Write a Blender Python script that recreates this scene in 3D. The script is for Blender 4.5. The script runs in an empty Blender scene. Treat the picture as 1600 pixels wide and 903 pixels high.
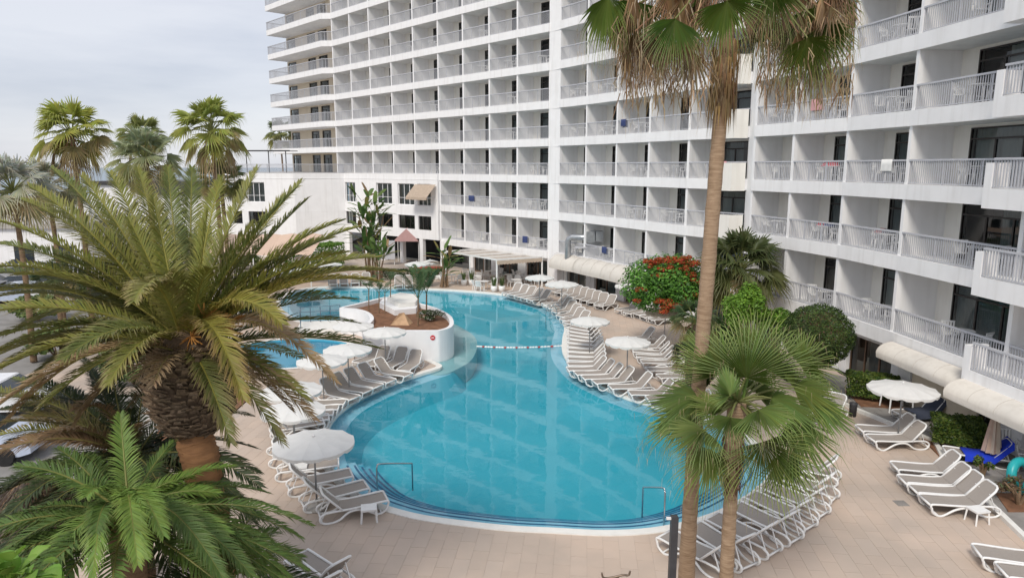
import bpy, math, random
from mathutils import Vector, Matrix, noise
random.seed(7)
R = math.radians
scn = bpy.context.scene
COL = scn.collection
# ------------------------------------------------------------------ camera
FPX, PITCH, CAMZ = 1081.0, R(10.034), 9.85
cam = bpy.data.cameras.new('camera'); cam.sensor_width = 36; cam.lens = 36*FPX/1600; cam.clip_end = 9000
co = bpy.data.objects.new('camera', cam); COL.objects.link(co)
co.location = (0, 0, CAMZ); co.rotation_euler = (R(90)-PITCH, 0, 0); scn.camera = co
scn.render.resolution_x = 1024; scn.render.resolution_y = 577
scn.view_settings.view_transform = 'Standard'; scn.view_settings.look = 'None'
scn.view_settings.exposure = 0.92; scn.view_settings.gamma = 1
# ------------------------------------------------------------------ sky and sun (overcast day)
SUN_EL, SUN_AZ = R(47), R(203)      # azimuth clockwise from +Y: behind the camera, to the left
w = bpy.data.worlds.new('World'); scn.world = w; w.use_nodes = True
nt = w.node_tree; nt.nodes.clear(); N = nt.nodes.new; Lk = nt.links.new
out = N('ShaderNodeOutputWorld'); bg = N('ShaderNodeBackground'); bg.inputs[1].default_value = 0.12
sky = N('ShaderNodeTexSky'); sky.sky_type = 'NISHITA'; sky.sun_disc = False
sky.sun_elevation = SUN_EL; sky.sun_rotation = SUN_AZ
tc = N('ShaderNodeTexCoord'); mp = N('ShaderNodeMapping'); mp.inputs['Scale'].default_value = (1.0, 1.0, 5.0)
n1 = N('ShaderNodeTexNoise'); n1.inputs['Scale'].default_value = 2.6; n1.inputs['Detail'].default_value = 7; n1.inputs['Roughness'].default_value = .52
cr = N('ShaderNodeValToRGB'); cr.color_ramp.elements[0].position = .36; cr.color_ramp.elements[1].position = .62
cr.color_ramp.elements[0].color = (2.65, 2.77, 3.15, 1); cr.color_ramp.elements[1].color = (3.45, 3.5, 3.75, 1)
mx = N('ShaderNodeMixRGB'); mx.inputs[0].default_value = .9
Lk(tc.outputs['Generated'], mp.inputs[0]); Lk(mp.outputs[0], n1.inputs['Vector']); Lk(n1.outputs['Fac'], cr.inputs[0])
Lk(sky.outputs[0], mx.inputs[1]); Lk(cr.outputs[0], mx.inputs[2]); Lk(mx.outputs[0], bg.inputs[0]); Lk(bg.outputs[0], out.inputs[0])
sl = bpy.data.lights.new('sun', 'SUN'); sl.energy = 1.3; sl.angle = R(16); sl.color = (1, .93, .83)
so = bpy.data.objects.new('sun', sl); COL.objects.link(so)
sd = Vector((math.sin(SUN_AZ)*math.cos(SUN_EL), math.cos(SUN_AZ)*math.cos(SUN_EL), math.sin(SUN_EL)))
so.rotation_euler = sd.to_track_quat('Z', 'Y').to_euler(); so.location = sd*60
# ------------------------------------------------------------------ helpers
CP, SP = math.cos(PITCH), math.sin(PITCH)
def G(px, py, z=0.0):
    "point where the sight line of a photograph pixel meets height z"
    x = (px-800)/FPX; y = -(py-451.5)/FPX
    r = Vector((x, CP+y*SP, -SP+y*CP)); t = (z-CAMZ)/r.z
    return Vector((r.x*t, r.y*t, z))
def D(px, py, d):
    "point at depth d along a sight line"
    x = (px-800)/FPX*d; u = -(py-451.5)/FPX*d
    return Vector((x, d*CP+u*SP, CAMZ-d*SP+u*CP))
def V(*a): return Vector(a)
class MB:
    def __init__(s): s.v = []; s.f = []; s.m = []; s.c = []; s.col = (1, 1, 1)
    def add(s, vs, fs, mi=0, cols=None):
        b = len(s.v); s.v += [tuple(p) for p in vs]
        s.c += cols if cols else [s.col]*len(vs)
        for f in fs: s.f.append(tuple(i+b for i in f)); s.m.append(mi)
    def box(s, x0, y0, z0, x1, y1, z1, mi=0):
        s.add([(x0,y0,z0),(x1,y0,z0),(x1,y1,z0),(x0,y1,z0),(x0,y0,z1),(x1,y0,z1),(x1,y1,z1),(x0,y1,z1)],
              [(0,3,2,1),(4,5,6,7),(0,1,5,4),(1,2,6,5),(2,3,7,6),(3,0,4,7)], mi)
    def bar(s, a, b, w, h, mi=0, up=(0,0,1)):
        a = Vector(a); b = Vector(b); t = (b-a).normalized(); u = Vector(up)
        sd = t.cross(u)
        if sd.length < 1e-3: sd = t.cross(V(1,0,0))
        sd.normalize(); n = sd.cross(t); sd *= w/2; n *= h/2
        s.add([a-sd-n, a+sd-n, a+sd+n, a-sd+n, b-sd-n, b+sd-n, b+sd+n, b-sd+n],
              [(0,1,2,3),(7,6,5,4),(0,4,5,1),(1,5,6,2),(2,6,7,3),(3,7,4,0)], mi)
    def tube(s, path, rad, n=6, mi=0, cap=True, cols=None):
        path = [Vector(p) for p in path]; k = len(path)
        if not hasattr(rad, '__len__'): rad = [rad]*k
        vs = []; cc = []
        ref = None
        for i, p in enumerate(path):
            t = (path[min(i+1,k-1)]-path[max(i-1,0)]).normalized()
            if ref is None:
                ref = t.cross(V(0,0,1))
                if ref.length < 1e-3: ref = V(1,0,0)
            ref = (ref - t*ref.dot(t)).normalized(); q = t.cross(ref)
            for j in range(n):
                a = 2*math.pi*j/n; vs.append(p+(ref*math.cos(a)+q*math.sin(a))*rad[i]); cc.append(cols[i] if cols else s.col)
        fs = []
        for i in range(k-1):
            for j in range(n):
                j2 = (j+1) % n; fs.append((i*n+j, i*n+j2, (i+1)*n+j2, (i+1)*n+j))
        if cap: fs += [tuple(range(n))[::-1], tuple(range((k-1)*n, k*n))]
        s.add(vs, fs, mi, cc)
    def lathe(s, prof, n=16, c=(0,0,0), mi=0):
        vs = []; k = len(prof)
        for r, z in prof:
            for j in range(n):
                a = 2*math.pi*j/n; vs.append((c[0]+r*math.cos(a), c[1]+r*math.sin(a), c[2]+z))
        fs = [(i*n+j, i*n+(j+1)%n, (i+1)*n+(j+1)%n, (i+1)*n+j) for i in range(k-1) for j in range(n)]
        s.add(vs, fs, mi)
    def prism(s, poly, z0, z1, mi=0, top=True, bottom=True):
        n = len(poly); vs = [(p[0],p[1],z0) for p in poly]+[(p[0],p[1],z1) for p in poly]
        fs = [(i,(i+1)%n,n+(i+1)%n,n+i) for i in range(n)]
        if top: fs.append(tuple(range(n,2*n)))
        if bottom: fs.append(tuple(range(n))[::-1])
        s.add(vs, fs, mi)
    def mesh(s, name, mats, smooth=False):
        me = bpy.data.meshes.new(name); me.from_pydata(s.v, [], s.f)
        if not isinstance(mats, (list, tuple)): mats = [mats]
        for m in mats: me.materials.append(m)
        me.polygons.foreach_set('material_index', s.m)
        if any(c != (1,1,1) for c in s.c):
            ca = me.color_attributes.new('Col', 'FLOAT_COLOR', 'POINT')
            ca.data.foreach_set('color', [x for c in s.c for x in (c[0],c[1],c[2],1.0)])
        if smooth: me.polygons.foreach_set('use_smooth', [True]*len(me.polygons))
        me.update(); return me
    def build(s, name, mats, parent=None, smooth=False): return obj(name, s.mesh(name, mats, smooth), parent)
def obj(name, me, parent=None, loc=None, rz=0, mat=None):
    o = bpy.data.objects.new(name, me); COL.objects.link(o); o.parent = parent
    if loc is not None: o.location = loc
    if rz: o.rotation_euler = (0,0,rz)
    return o
def empty(name, loc=(0,0,0), rz=0):
    o = bpy.data.objects.new(name, None); COL.objects.link(o); o.location = loc; o.rotation_euler = (0,0,rz); o.empty_display_size = .3; return o
def tag(o, label, cat, group=None):
    o['label'] = label; o['category'] = cat
    if group: o['group'] = group
    return o
def struct(o): o['kind'] = 'structure'; return o
def stuff(o): o['kind'] = 'stuff'; return o
def dup(root, loc, rz, label=None, group=None, scale=None):
    def cp(o, par):
        c = o.copy(); COL.objects.link(c); c.parent = par
        for ch in list(o.children): cp(ch, c)
        return c
    r = cp(root, None); r.location = loc; r.rotation_euler = (0,0,rz)
    if scale: r.scale = scale
    if label: r['label'] = label
    if group: r['group'] = group
    return r
ORD = ['first','second','third','fourth','fifth','sixth','seventh','eighth','ninth','tenth','eleventh','twelfth','thirteenth','fourteenth','fifteenth','sixteenth','seventeenth','eighteenth','nineteenth','twentieth']
def catmull(pts, closed=True, k=8):
    n = len(pts); o = []
    rng = range(n) if closed else range(n-1)
    for i in rng:
        if closed: p = [pts[(i+j-1) % n] for j in range(4)]
        else: p = [pts[max(i-1,0)], pts[i], pts[i+1], pts[min(i+2,n-1)]]
        for q in range(k):
            t = q/k
            o.append(.5*((2*p[1])+(p[2]-p[0])*t+(2*p[0]-5*p[1]+4*p[2]-p[3])*t*t+(3*p[1]-p[0]-3*p[2]+p[3])*t**3))
    if not closed: o.append(pts[-1])
    return o
def area(poly): return .5*sum(poly[i-1][0]*poly[i][1]-poly[i][0]*poly[i-1][1] for i in range(len(poly)))
def offset(poly, d):
    "closed ccw polygon moved outward by d (inward when negative)"
    n = len(poly); o = []
    for i in range(n):
        t = poly[(i+1) % n]-poly[i-1]; t = Vector((t.x,t.y)).normalized(); o.append(Vector((poly[i].x+t.y*d, poly[i].y-t.x*d, poly[i].z)))
    return o
def inside(p, poly):
    c = False; n = len(poly); x, y = p[0], p[1]
    for i in range(n):
        a, b = poly[i-1], poly[i]
        if (a[1] > y) != (b[1] > y) and x < (b[0]-a[0])*(y-a[1])/(b[1]-a[1])+a[0]: c = not c
    return c
# ------------------------------------------------------------------ materials
def mat(name, col, rough=.6, var=.06, scale=6, bump=0, bscale=None, spec=.4, metal=0, col2=None, attr=False, trans=0, detail=6, stretch=None):
    m = bpy.data.materials.new(name); m.use_nodes = True; t = m.node_tree; b = t.nodes['Principled BSDF']
    b.inputs['Roughness'].default_value = rough; b.inputs['Specular IOR Level'].default_value = spec; b.inputs['Metallic'].default_value = metal
    tc = t.nodes.new('ShaderNodeTexCoord'); no = t.nodes.new('ShaderNodeTexNoise'); no.inputs['Scale'].default_value = scale; no.inputs['Detail'].default_value = detail
    src = tc.outputs['Object']
    if stretch:
        mpn = t.nodes.new('ShaderNodeMapping'); mpn.inputs['Scale'].default_value = stretch; t.links.new(src, mpn.inputs[0]); src = mpn.outputs[0]
    t.links.new(src, no.inputs['Vector'])
    mr = t.nodes.new('ShaderNodeMapRange'); mr.inputs['From Min'].default_value = .3; mr.inputs['From Max'].default_value = .7
    t.links.new(no.outputs['Fac'], mr.inputs['Value'])
    mixn = t.nodes.new('ShaderNodeMixRGB'); t.links.new(mr.outputs[0], mixn.inputs[0])
    if attr:
        at = t.nodes.new('ShaderNodeAttribute'); at.attribute_name = 'Col'
        h1 = t.nodes.new('ShaderNodeHueSaturation'); h1.inputs['Value'].default_value = 1-var; h2 = t.nodes.new('ShaderNodeHueSaturation'); h2.inputs['Value'].default_value = 1+var
        t.links.new(at.outputs['Color'], h1.inputs['Color']); t.links.new(at.outputs['Color'], h2.inputs['Color'])
        t.links.new(h1.outputs[0], mixn.inputs[1]); t.links.new(h2.outputs[0], mixn.inputs[2])
    else:
        c2 = col2 or tuple(min(1, c*(1+var)) for c in col); c1 = col if col2 else tuple(c*(1-var) for c in col)
        mixn.inputs[1].default_value = (*c1, 1); mixn.inputs[2].default_value = (*c2, 1)
    t.links.new(mixn.outputs[0], b.inputs['Base Color'])
    if bump:
        bn = t.nodes.new('ShaderNodeBump'); bn.inputs['Strength'].default_value = bump; bn.inputs['Distance'].default_value = .02
        n2 = t.nodes.new('ShaderNodeTexNoise'); n2.inputs['Scale'].default_value = bscale or scale*5; n2.inputs['Detail'].default_value = 5
        t.links.new(src, n2.inputs['Vector']); t.links.new(n2.outputs['Fac'], bn.inputs['Height']); t.links.new(bn.outputs[0], b.inputs['Normal'])
    if trans:
        tr = t.nodes.new('ShaderNodeBsdfTranslucent'); ms = t.nodes.new('ShaderNodeMixShader'); ms.inputs[0].default_value = trans
        t.links.new(mixn.outputs[0], tr.inputs[0]); t.links.new(b.outputs[0], ms.inputs[1]); t.links.new(tr.outputs[0], ms.inputs[2])
        t.links.new(ms.outputs[0], t.nodes['Material Output'].inputs['Surface'])
    return m
def weathered(name, col, dirt, amt=.35, rough=.75):
    "painted render with faint streaks running down and soft blotches"
    m = mat(name, col, rough, .03, 1.3, bump=.12, bscale=40, spec=.3); t = m.node_tree; b = t.nodes['Principled BSDF']
    src = b.inputs['Base Color'].links[0].from_socket
    tc = t.nodes.new('ShaderNodeTexCoord'); mpn = t.nodes.new('ShaderNodeMapping'); mpn.inputs['Scale'].default_value = (2.2, 2.2, .16)
    no = t.nodes.new('ShaderNodeTexNoise'); no.inputs['Scale'].default_value = 1.6; no.inputs['Detail'].default_value = 8
    t.links.new(tc.outputs['Object'], mpn.inputs[0]); t.links.new(mpn.outputs[0], no.inputs['Vector'])
    r = t.nodes.new('ShaderNodeMapRange'); r.inputs['From Min'].default_value = .5; r.inputs['From Max'].default_value = .8; r.inputs['To Max'].default_value = amt
    t.links.new(no.outputs['Fac'], r.inputs['Value'])
    mm = t.nodes.new('ShaderNodeMixRGB'); mm.inputs[2].default_value = (*dirt, 1); t.links.new(r.outputs[0], mm.inputs[0]); t.links.new(src, mm.inputs[1]); t.links.new(mm.outputs[0], b.inputs['Base Color'])
    return m
def glassy(name, tint, ior=1.45, rough=.02, wave=0, wscale=1, trans=1.0):
    m = bpy.data.materials.new(name); m.use_nodes = True; t = m.node_tree; t.nodes.clear(); N = t.nodes.new
    o = N('ShaderNodeOutputMaterial'); mx = N('ShaderNodeMixShader'); tr = N('ShaderNodeBsdfTransparent'); gl = N('ShaderNodeBsdfGlossy'); fr = N('ShaderNodeFresnel')
    tr.inputs[0].default_value = (*tint, 1); gl.inputs['Roughness'].default_value = rough; fr.inputs['IOR'].default_value = ior
    t.links.new(fr.outputs[0], mx.inputs[0]); t.links.new(tr.outputs[0], mx.inputs[1]); t.links.new(gl.outputs[0], mx.inputs[2]); t.links.new(mx.outputs[0], o.inputs[0])
    if wave:
        bn = N('ShaderNodeBump'); bn.inputs['Strength'].default_value = wave; bn.inputs['Distance'].default_value = .05
        tcn = N('ShaderNodeTexCoord'); a = N('ShaderNodeTexNoise'); a.inputs['Scale'].default_value = wscale; a.inputs['Detail'].default_value = 3
        t.links.new(tcn.outputs['Object'], a.inputs['Vector']); t.links.new(a.outputs['Fac'], bn.inputs['Height'])
        t.links.new(bn.outputs[0], gl.inputs['Normal']); t.links.new(bn.outputs[0], fr.inputs['Normal'])
    return m
M = {}
M['white'] = weathered('white_render', (.86,.86,.865), (.52,.50,.47), .3)
M['cream'] = weathered('cream_render', (.82,.80,.75), (.52,.48,.42), .22)
M['beige'] = weathered('beige_render', (.66,.58,.46), (.45,.40,.32), .2)
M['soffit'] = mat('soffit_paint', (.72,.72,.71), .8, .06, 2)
M['rail'] = mat('railing_paint', (.50,.51,.545), .45, .05, 5)
M['frame'] = mat('dark_window_frame', (.035,.03,.028), .4, .2, 8)
M['brownframe'] = mat('brown_timber_frame', (.14,.085,.055), .5, .2, 8)
M['glass'] = glassy('window_glass', (.55,.62,.62), 1.6, .02)
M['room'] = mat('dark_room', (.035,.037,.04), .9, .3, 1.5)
M['curtain'] = mat('grey_curtain', (.36,.40,.41), .9, .12, 9, trans=.2, stretch=(6,6,.3))
M['sheer'] = mat('white_curtain', (.7,.7,.68), .9, .1, 9, trans=.2, stretch=(6,6,.3))
M['plastic'] = mat('white_plastic', (.80,.80,.79), .35, .04, 9, spec=.5)
M['sling'] = mat('taupe_sling', (.33,.295,.265), .75, .08, 60, bump=.2, bscale=300)
M['canvas'] = mat('white_canvas', (.84,.84,.82), .85, .04, 3, bump=.15, bscale=50, trans=.25)
M['sand_canvas'] = mat('sand_canvas', (.62,.52,.42), .85, .06, 3, bump=.15, bscale=50, trans=.2)
M['awning'] = weathered('cream_awning', (.64,.61,.56), (.42,.38,.33), .4, .9)
M['seam'] = mat('awning_seam', (.50,.47,.43), .85, .1, 4)
M['pole'] = mat('grey_pole', (.28,.28,.28), .4, .1, 8)
M['steel'] = mat('stainless_steel', (.55,.56,.58), .22, .05, 5, metal=1)
M['bluerail'] = mat('blue_grey_rail', (.10,.16,.22), .4, .1, 5)
M['dark'] = mat('dark_metal', (.05,.05,.055), .45, .2, 6)
M['bronze'] = mat('bronze_metal', (.22,.17,.13), .4, .15, 9, metal=.7)
M['coping'] = mat('white_coping', (.78,.77,.73), .6, .05, 3, bump=.2, bscale=30)
M['planter'] = weathered('planter_render', (.82,.82,.83), (.62,.63,.66), .2)
M['poolfloor'] = mat('pool_floor_paint', (.04,.42,.54), .6, .10, .35, col2=(.065,.48,.60))
M['shelf'] = mat('pool_shelf_paint', (.34,.62,.76), .6, .08, 1.2)
M['midstep'] = mat('pool_step_paint', (.08,.40,.55), .6, .08, 1.2)
M['ledge'] = mat('pool_ledge_paint', (.34,.53,.56), .6, .06, 1.0)
M['nosing'] = mat('dark_step_nosing', (.02,.13,.27), .5, .1, 3)
M['kidfloor'] = mat('paddling_pool_floor', (.10,.44,.60), .6, .08, .6)
M['water'] = glassy('pool_water', (.86,.97,.98), 1.33, .015, wave=.10, wscale=1.1)
M['kidwater'] = glassy('paddling_water', (.9,.97,.99), 1.36, .02, wave=.12, wscale=1.2)
M['grout'] = mat('deck_grout', (.45,.385,.33), .9, .1, 5)
M['soil'] = mat('red_soil', (.20,.10,.055), .95, .35, 3, bump=.8, bscale=25)
M['stone'] = mat('grey_paving', (.27,.255,.24), .85, .15, 2.2, bump=.4, bscale=14)
M['asphalt'] = mat('asphalt', (.25,.24,.23), .9, .15, 1.5, bump=.4, bscale=40)
M['concrete'] = mat('pale_concrete', (.42,.40,.37), .85, .1, 1.6, bump=.3, bscale=20)
M['earth'] = mat('dry_ground', (.25,.22,.17), .95, .25, .05)
M['sea'] = mat('sea_water', (.12,.19,.25), .25, .15, .02)
M['leaf'] = mat('leaf', (.1,.15,.05), .5, .22, 1.4, attr=True, trans=.3, spec=.35)
M['bark'] = mat('palm_bark', (.27,.18,.11), .9, .3, 3, bump=.9, bscale=14, stretch=(1,1,5), col2=(.17,.11,.065))
M['bark2'] = mat('smooth_palm_bark', (.42,.30,.20), .85, .3, 3.2, bump=1.0, bscale=12, stretch=(1.2,1.2,9), col2=(.25,.165,.10), detail=9)
M['bark3'] = mat('orange_palm_bark', (.33,.17,.075), .9, .3, 2.5, bump=.9, bscale=8, stretch=(1,1,5), col2=(.21,.105,.05))
M['stub'] = mat('leaf_stub', (.2,.14,.1), .9, .3, 5, attr=True, bump=.6)
M['rock'] = mat('sandstone', (.50,.33,.20), .9, .2, 3, bump=.8, bscale=12)
M['tyre'] = mat('tyre_rubber', (.02,.02,.02), .8, .2, 9)
M['carglass'] = mat('car_glass', (.03,.04,.05), .1, .1, 3, spec=.7)
M['duct'] = mat('galvanised_duct', (.42,.44,.46), .35, .15, 4, metal=.7)
M['teal'] = mat('teal_plastic', (.02,.36,.38), .35, .05, 5)
def paint(name, col, rough=.5, **k):
    if name not in M: M[name] = mat(name, col, rough, .06, 6, **k)
    return M[name]
def tilemat():
    m = mat('pool_deck_tile', (.51,.42,.355), .75, .05, .9, bump=.2, bscale=25); t = m.node_tree; b = t.nodes['Principled BSDF']
    src = b.inputs['Base Color'].links[0].from_socket
    oi = t.nodes.new('ShaderNodeObjectInfo'); g = t.nodes.new('ShaderNodeNewGeometry')
    n = t.nodes.new('ShaderNodeTexNoise'); n.inputs['Scale'].default_value = .33; n.inputs['Detail'].default_value = 4
    t.links.new(g.outputs['Position'], n.inputs['Vector'])
    r = t.nodes.new('ShaderNodeValToRGB'); r.color_ramp.elements[0].position = .4; r.color_ramp.elements[0].color = (.43,.36,.30,1); r.color_ramp.elements[1].position = .62; r.color_ramp.elements[1].color = (.60,.475,.38,1)
    t.links.new(n.outputs['Fac'], r.inputs[0])
    mm = t.nodes.new('ShaderNodeMixRGB'); mm.inputs[0].default_value = .6; t.links.new(src, mm.inputs[1]); t.links.new(r.outputs[0], mm.inputs[2])
    hs = t.nodes.new('ShaderNodeHueSaturation'); t.links.new(mm.outputs[0], hs.inputs['Color'])
    at = t.nodes.new('ShaderNodeAttribute'); at.attribute_name = 'Col'
    mt = t.nodes.new('ShaderNodeMixRGB'); mt.blend_type = 'MULTIPLY'; mt.inputs[0].default_value = 1
    t.links.new(hs.outputs[0], mt.inputs[1]); t.links.new(at.outputs['Color'], mt.inputs[2]); t.links.new(mt.outputs[0], b.inputs['Base Color'])
    return m
M['tile'] = tilemat()
# ------------------------------------------------------------------ ground
mb = MB(); mb.add([(-2500,-300,-2.4),(2500,-300,-2.4),(2500,230,-2.4),(-2500,230,-2.4)], [(0,1,2,3)]); struct(mb.build('ground', M['earth']))
mb = MB(); mb.add([(-8000,230,-6),(8000,230,-6),(8000,8500,-6),(-8000,8500,-6)], [(0,1,2,3)])
mb.add([(-2500,230,-6),(2500,230,-6),(2500,230,-2.4),(-2500,230,-2.4)], [(0,1,2,3)]); struct(mb.build('sea', M['sea']))
mb = MB(); mb.box(-160,-20,-1.0,-23.5,140,-.06); mb.box(-23.45,-20,-1.0,-13.4,29,-.06); struct(mb.build('parking_lot', M['asphalt']))
mb = MB(); mb.box(-13.35,-10,-.9,-11.34,29.05,.02); mb.box(-11.339,-10,-.9,-4.5,14.25,.021); struct(mb.build('planting_bed', M['soil']))
# pool outline (water edge), counter-clockwise seen from above after ordering
pool_px = [(860,825),(950,829),(1033,823),(1110,803),(1165,775),(1196,750),(1203,728),(1185,702),(1145,675),(1095,654),(1038,637),(985,623),(945,606),(912,589),(890,568),(879,549),(879,530),(882,514),(878,500),(865,486),(843,475),(808,465),(770,458.5),(735,455.5),(700,453),(650,451),(600,449.5),(550,448.5),(500,449),(462,455),(440,468),(440,482),(455,494),(470,502),(500,504),(532,503),
 (560,507),(600,520),(640,545),(672,562),(690,573),(655,585),(618,598),(580,614),(545,633),(521,655),(510,680),(509,703),(517,727),(535,750),(562,772),(600,789),(660,805),(740,816),(800,822)]
POOL = catmull([G(a,b,0) for a,b in pool_px], True, 5)
POOL = [Vector((p.x,p.y,0)) for p in POOL]
if area(POOL) < 0: POOL.reverse()
def clean(poly, d):
    q = offset(poly, d); return q
kc = G(452,551,0)
KID = [Vector((kc.x+2.9*math.cos(a)*1.22, kc.y+3.0*math.sin(a), 0)) for a in [2*math.pi*i/64 for i in range(64)]]
def holed(outer, holes, z, name, m):
    import bmesh
    bm = bmesh.new()
    for poly in [outer]+holes:
        vs = [bm.verts.new((p[0],p[1],z)) for p in poly]
        for i in range(len(vs)): bm.edges.new((vs[i-1], vs[i]))
    bmesh.ops.triangle_fill(bm, use_beauty=True, edges=bm.edges[:])
    for f in bm.faces:
        if f.normal.z < 0: f.normal_flip()
    me = bpy.data.meshes.new(name); bm.to_mesh(me); bm.free(); me.materials.append(m); return obj(name, me)
deck_outer = [(-4.45,-5),(24,-5),(24,20),(16.9,24),(15.4,36),(13.3,42),(4.5,57.5),(-8,71),(-24,86),(-40,86),(-40,60),(-23.4,60),(-23.4,29.1),(-11.3,29.1),(-11.3,14.3),(-4.45,14.3)]
deck = holed(deck_outer, [offset(POOL,.06), offset(KID,.06)], -.007, 'pool_deck', M['grout']); struct(deck)
# kerb that separates the deck from the stone terrace at the foot of the right wing
KERB = [G(a,b) for a,b in [(1275,612),(1336,641),(1399,667),(1460,692),(1476,722),(1520,766),(1564,807),(1600,842),(1660,900)]]
def right_of_kerb(x, y):
    for a, b in zip(KERB, KERB[1:]):
        if min(a.y,b.y) <= y <= max(a.y,b.y):
            t = (y-a.y)/(b.y-a.y); return x > a.x+t*(b.x-a.x)
    return y < KERB[0].y and x > KERB[-1].x if y < KERB[-1].y else False
# tiles: running bond, each tile a box with its own tone; the nearest 300 are separate parts
rot = R(-6.0); ax = V(math.cos(rot), math.sin(rot), 0); ay = V(-math.sin(rot), math.cos(rot), 0)
TW, TL, GAP = .42, .84, .007
POOLC = offset(POOL, .2); KIDC = offset(KID, .15); tiles = []
rt = random.Random(3)
for i in range(-60, 62):
    for j in range(10, 84):
        u = i*TW; v = (j+(.5 if i % 2 else 0))*TL
        c = ax*u+ay*v
        if not (12.5 < c.y < 66) or abs(c.x) > .80*c.y+1.0: continue
        if not inside(c, deck_outer) or c.x < -11.05 and c.y < 29.5: continue
        if right_of_kerb(c.x, c.y): continue
        quad = [c+ax*sx*(TW-GAP)/2+ay*sy*(TL-GAP)/2 for sx, sy in ((-1,-1),(1,-1),(1,1),(-1,1))]
        ins = [inside(q, POOLC) or inside(q, KIDC) for q in quad]
        if all(ins) : continue
        if any(ins) or inside(c, POOLC):
            # clip the tile against the nearest piece of the pool's edge
            best = min(((p-c).length, k, W) for W in (POOLC, KIDC) for k, p in enumerate(W)); k, W = best[1], best[2]
            a, b = W[k-1], W[(k+1) % len(W)]; t = (b-a).normalized(); nrm = V(t.y,-t.x,0)
            res = []
            for q in range(4):
                p0, p1 = quad[q], quad[(q+1) % 4]; d0 = (p0-W[k]).dot(nrm); d1 = (p1-W[k]).dot(nrm)
                if d0 >= 0: res.append(p0)
                if (d0 >= 0) != (d1 >= 0): res.append(p0+(p1-p0)*(d0/(d0-d1)))
            quad = res
            if len(quad) < 3: continue
        tiles.append((c.length, c, quad))
tiles.sort(key=lambda t: t[0])
tone_meshes = {}
rest = MB()
for n, (dd, c, quad) in enumerate(tiles):
    tn = .965+.06*rt.random(); wr = 1+.012*rt.uniform(-1,1); colr = (tn*wr, tn, tn/wr); dz = rt.uniform(-.0015,.0015)
    if n < 300:
        if len(quad) == 4 and abs((quad[2]-quad[0]).length-math.hypot(TW-GAP,TL-GAP)) < 1e-3:
            key = rt.randrange(8)
            if key not in tone_meshes:
                q = MB(); q.col = colr; q.box(-(TW-GAP)/2,-(TL-GAP)/2,-.03,(TW-GAP)/2,(TL-GAP)/2,0); tone_meshes[key] = q.mesh('tile', M['tile'])
            o = obj('tile', tone_meshes[key], deck, (c.x,c.y,dz), rot)
        else:
            q = MB(); q.col = colr; q.prism(quad, -.03, dz, bottom=False); q.build('tile', M['tile'], deck)
    else:
        rest.col = colr; rest.prism(quad, -.03, dz, bottom=False)
stuff(rest.build('tile', M['tile'], deck))
# ------------------------------------------------------------------ pool
def ring(poly, d0, d1, z0, z1=None, i0=None, i1=None):
    a = offset(poly, d0); b = offset(poly, d1); n = len(poly); q = MB(); z1 = z0 if z1 is None else z1
    vs = [(p.x,p.y,z0) for p in a]+[(p.x,p.y,z1) for p in b]
    idx = range(n) if i0 is None else [(k) % n for k in range(i0, i1)]
    fs = [(i,(i+1)%n,n+(i+1)%n,n+i) for i in idx]
    q.add(vs, fs); return q
basin = empty('swimming_pool'); struct(basin)
mb = MB(); fl = offset(POOL,-.0); mb.add([(p.x,p.y,-1.12) for p in fl], [tuple(range(len(fl)))])
import bmesh
def ngon(poly, z, name, m, parent=None, smooth=False):
    bm = bmesh.new(); f = bm.faces.new([bm.verts.new((p.x,p.y,z)) for p in poly]); bmesh.ops.triangulate(bm, faces=[f])
    for f in bm.faces:
        if f.normal.z < 0: f.normal_flip()
    me = bpy.data.meshes.new(name); bm.to_mesh(me); bm.free(); me.materials.append(m); return obj(name, me, parent)
ngon(POOL, -1.12, 'pool_floor', M['poolfloor'], basin)
q = ring(POOL, 0, 0, -1.12, 0); q.build('pool_wall', M['shelf'], basin)
q = ring(POOL, 0, -.62, -.20, -.22)
q.build('shelf', M['shelf'], basin); ring(POOL, -.62, -1.25, -.22, -1.135).build('shelf_riser', M['poolfloor'], basin)
# coping ring
a = offset(POOL,-.02); b = offset(POOL,.28); n = len(POOL); q = MB()
vs = [(p.x,p.y,-.12) for p in a]+[(p.x,p.y,.022) for p in a]+[(p.x,p.y,.028) for p in b]+[(p.x,p.y,-.02) for p in b]
fs = []
for r_ in range(3):
    for i in range(n): j = (i+1) % n; fs.append((r_*n+i, r_*n+j, (r_+1)*n+j, (r_+1)*n+i))
q.add(vs, fs); q.build('coping', M['coping'], basin)
# submerged entry steps along the front edge
front = [i for i, p in enumerate(POOL) if p.y < 23.0]
def seq(ix, n):
    s = set(ix); st = [i for i in ix if (i-1) % n not in s][0]; o = []; k = st
    while k % n in s: o.append(k); k += 1
    return o
fr = seq(front, len(POOL))
def strip(d0, d1, z0, z1, shrink=0):
    q = MB(); ix = fr[shrink:len(fr)-shrink] if shrink else fr
    A = offset(POOL, d0); B = offset(POOL, d1); vs = []
    for k in ix: p = A[k % n]; r = B[k % n]; vs += [(p.x,p.y,z0),(r.x,r.y,z1)]
    q.add(vs, [(2*i,2*i+2,2*i+3,2*i+1) for i in range(len(ix)-1)]); return q
for s_ in range(4):
    d = -.62-.25*s_; z = -.24-.11*s_
    q = strip(d, d-.29, z-.02, z-.02, 2); q2 = strip(d-.27, d-.27, z-.02, z-.17, 2); q.add(q2.v, q2.f)
    q.build('step', [M['shelf'],M['midstep'],M['midstep'],M['poolfloor']][s_], basin)
for d, z in [(-.62,-.214)]+[(-.87-.25*k, -.252-.11*k) for k in range(4)]:
    strip(d+.07, d+.0, z, z, 3).build('step_nosing', M['nosing'], basin); strip(d-.001, d-.003, z, z-.06, 3).build('step_nosing', M['nosing'], basin)
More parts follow.
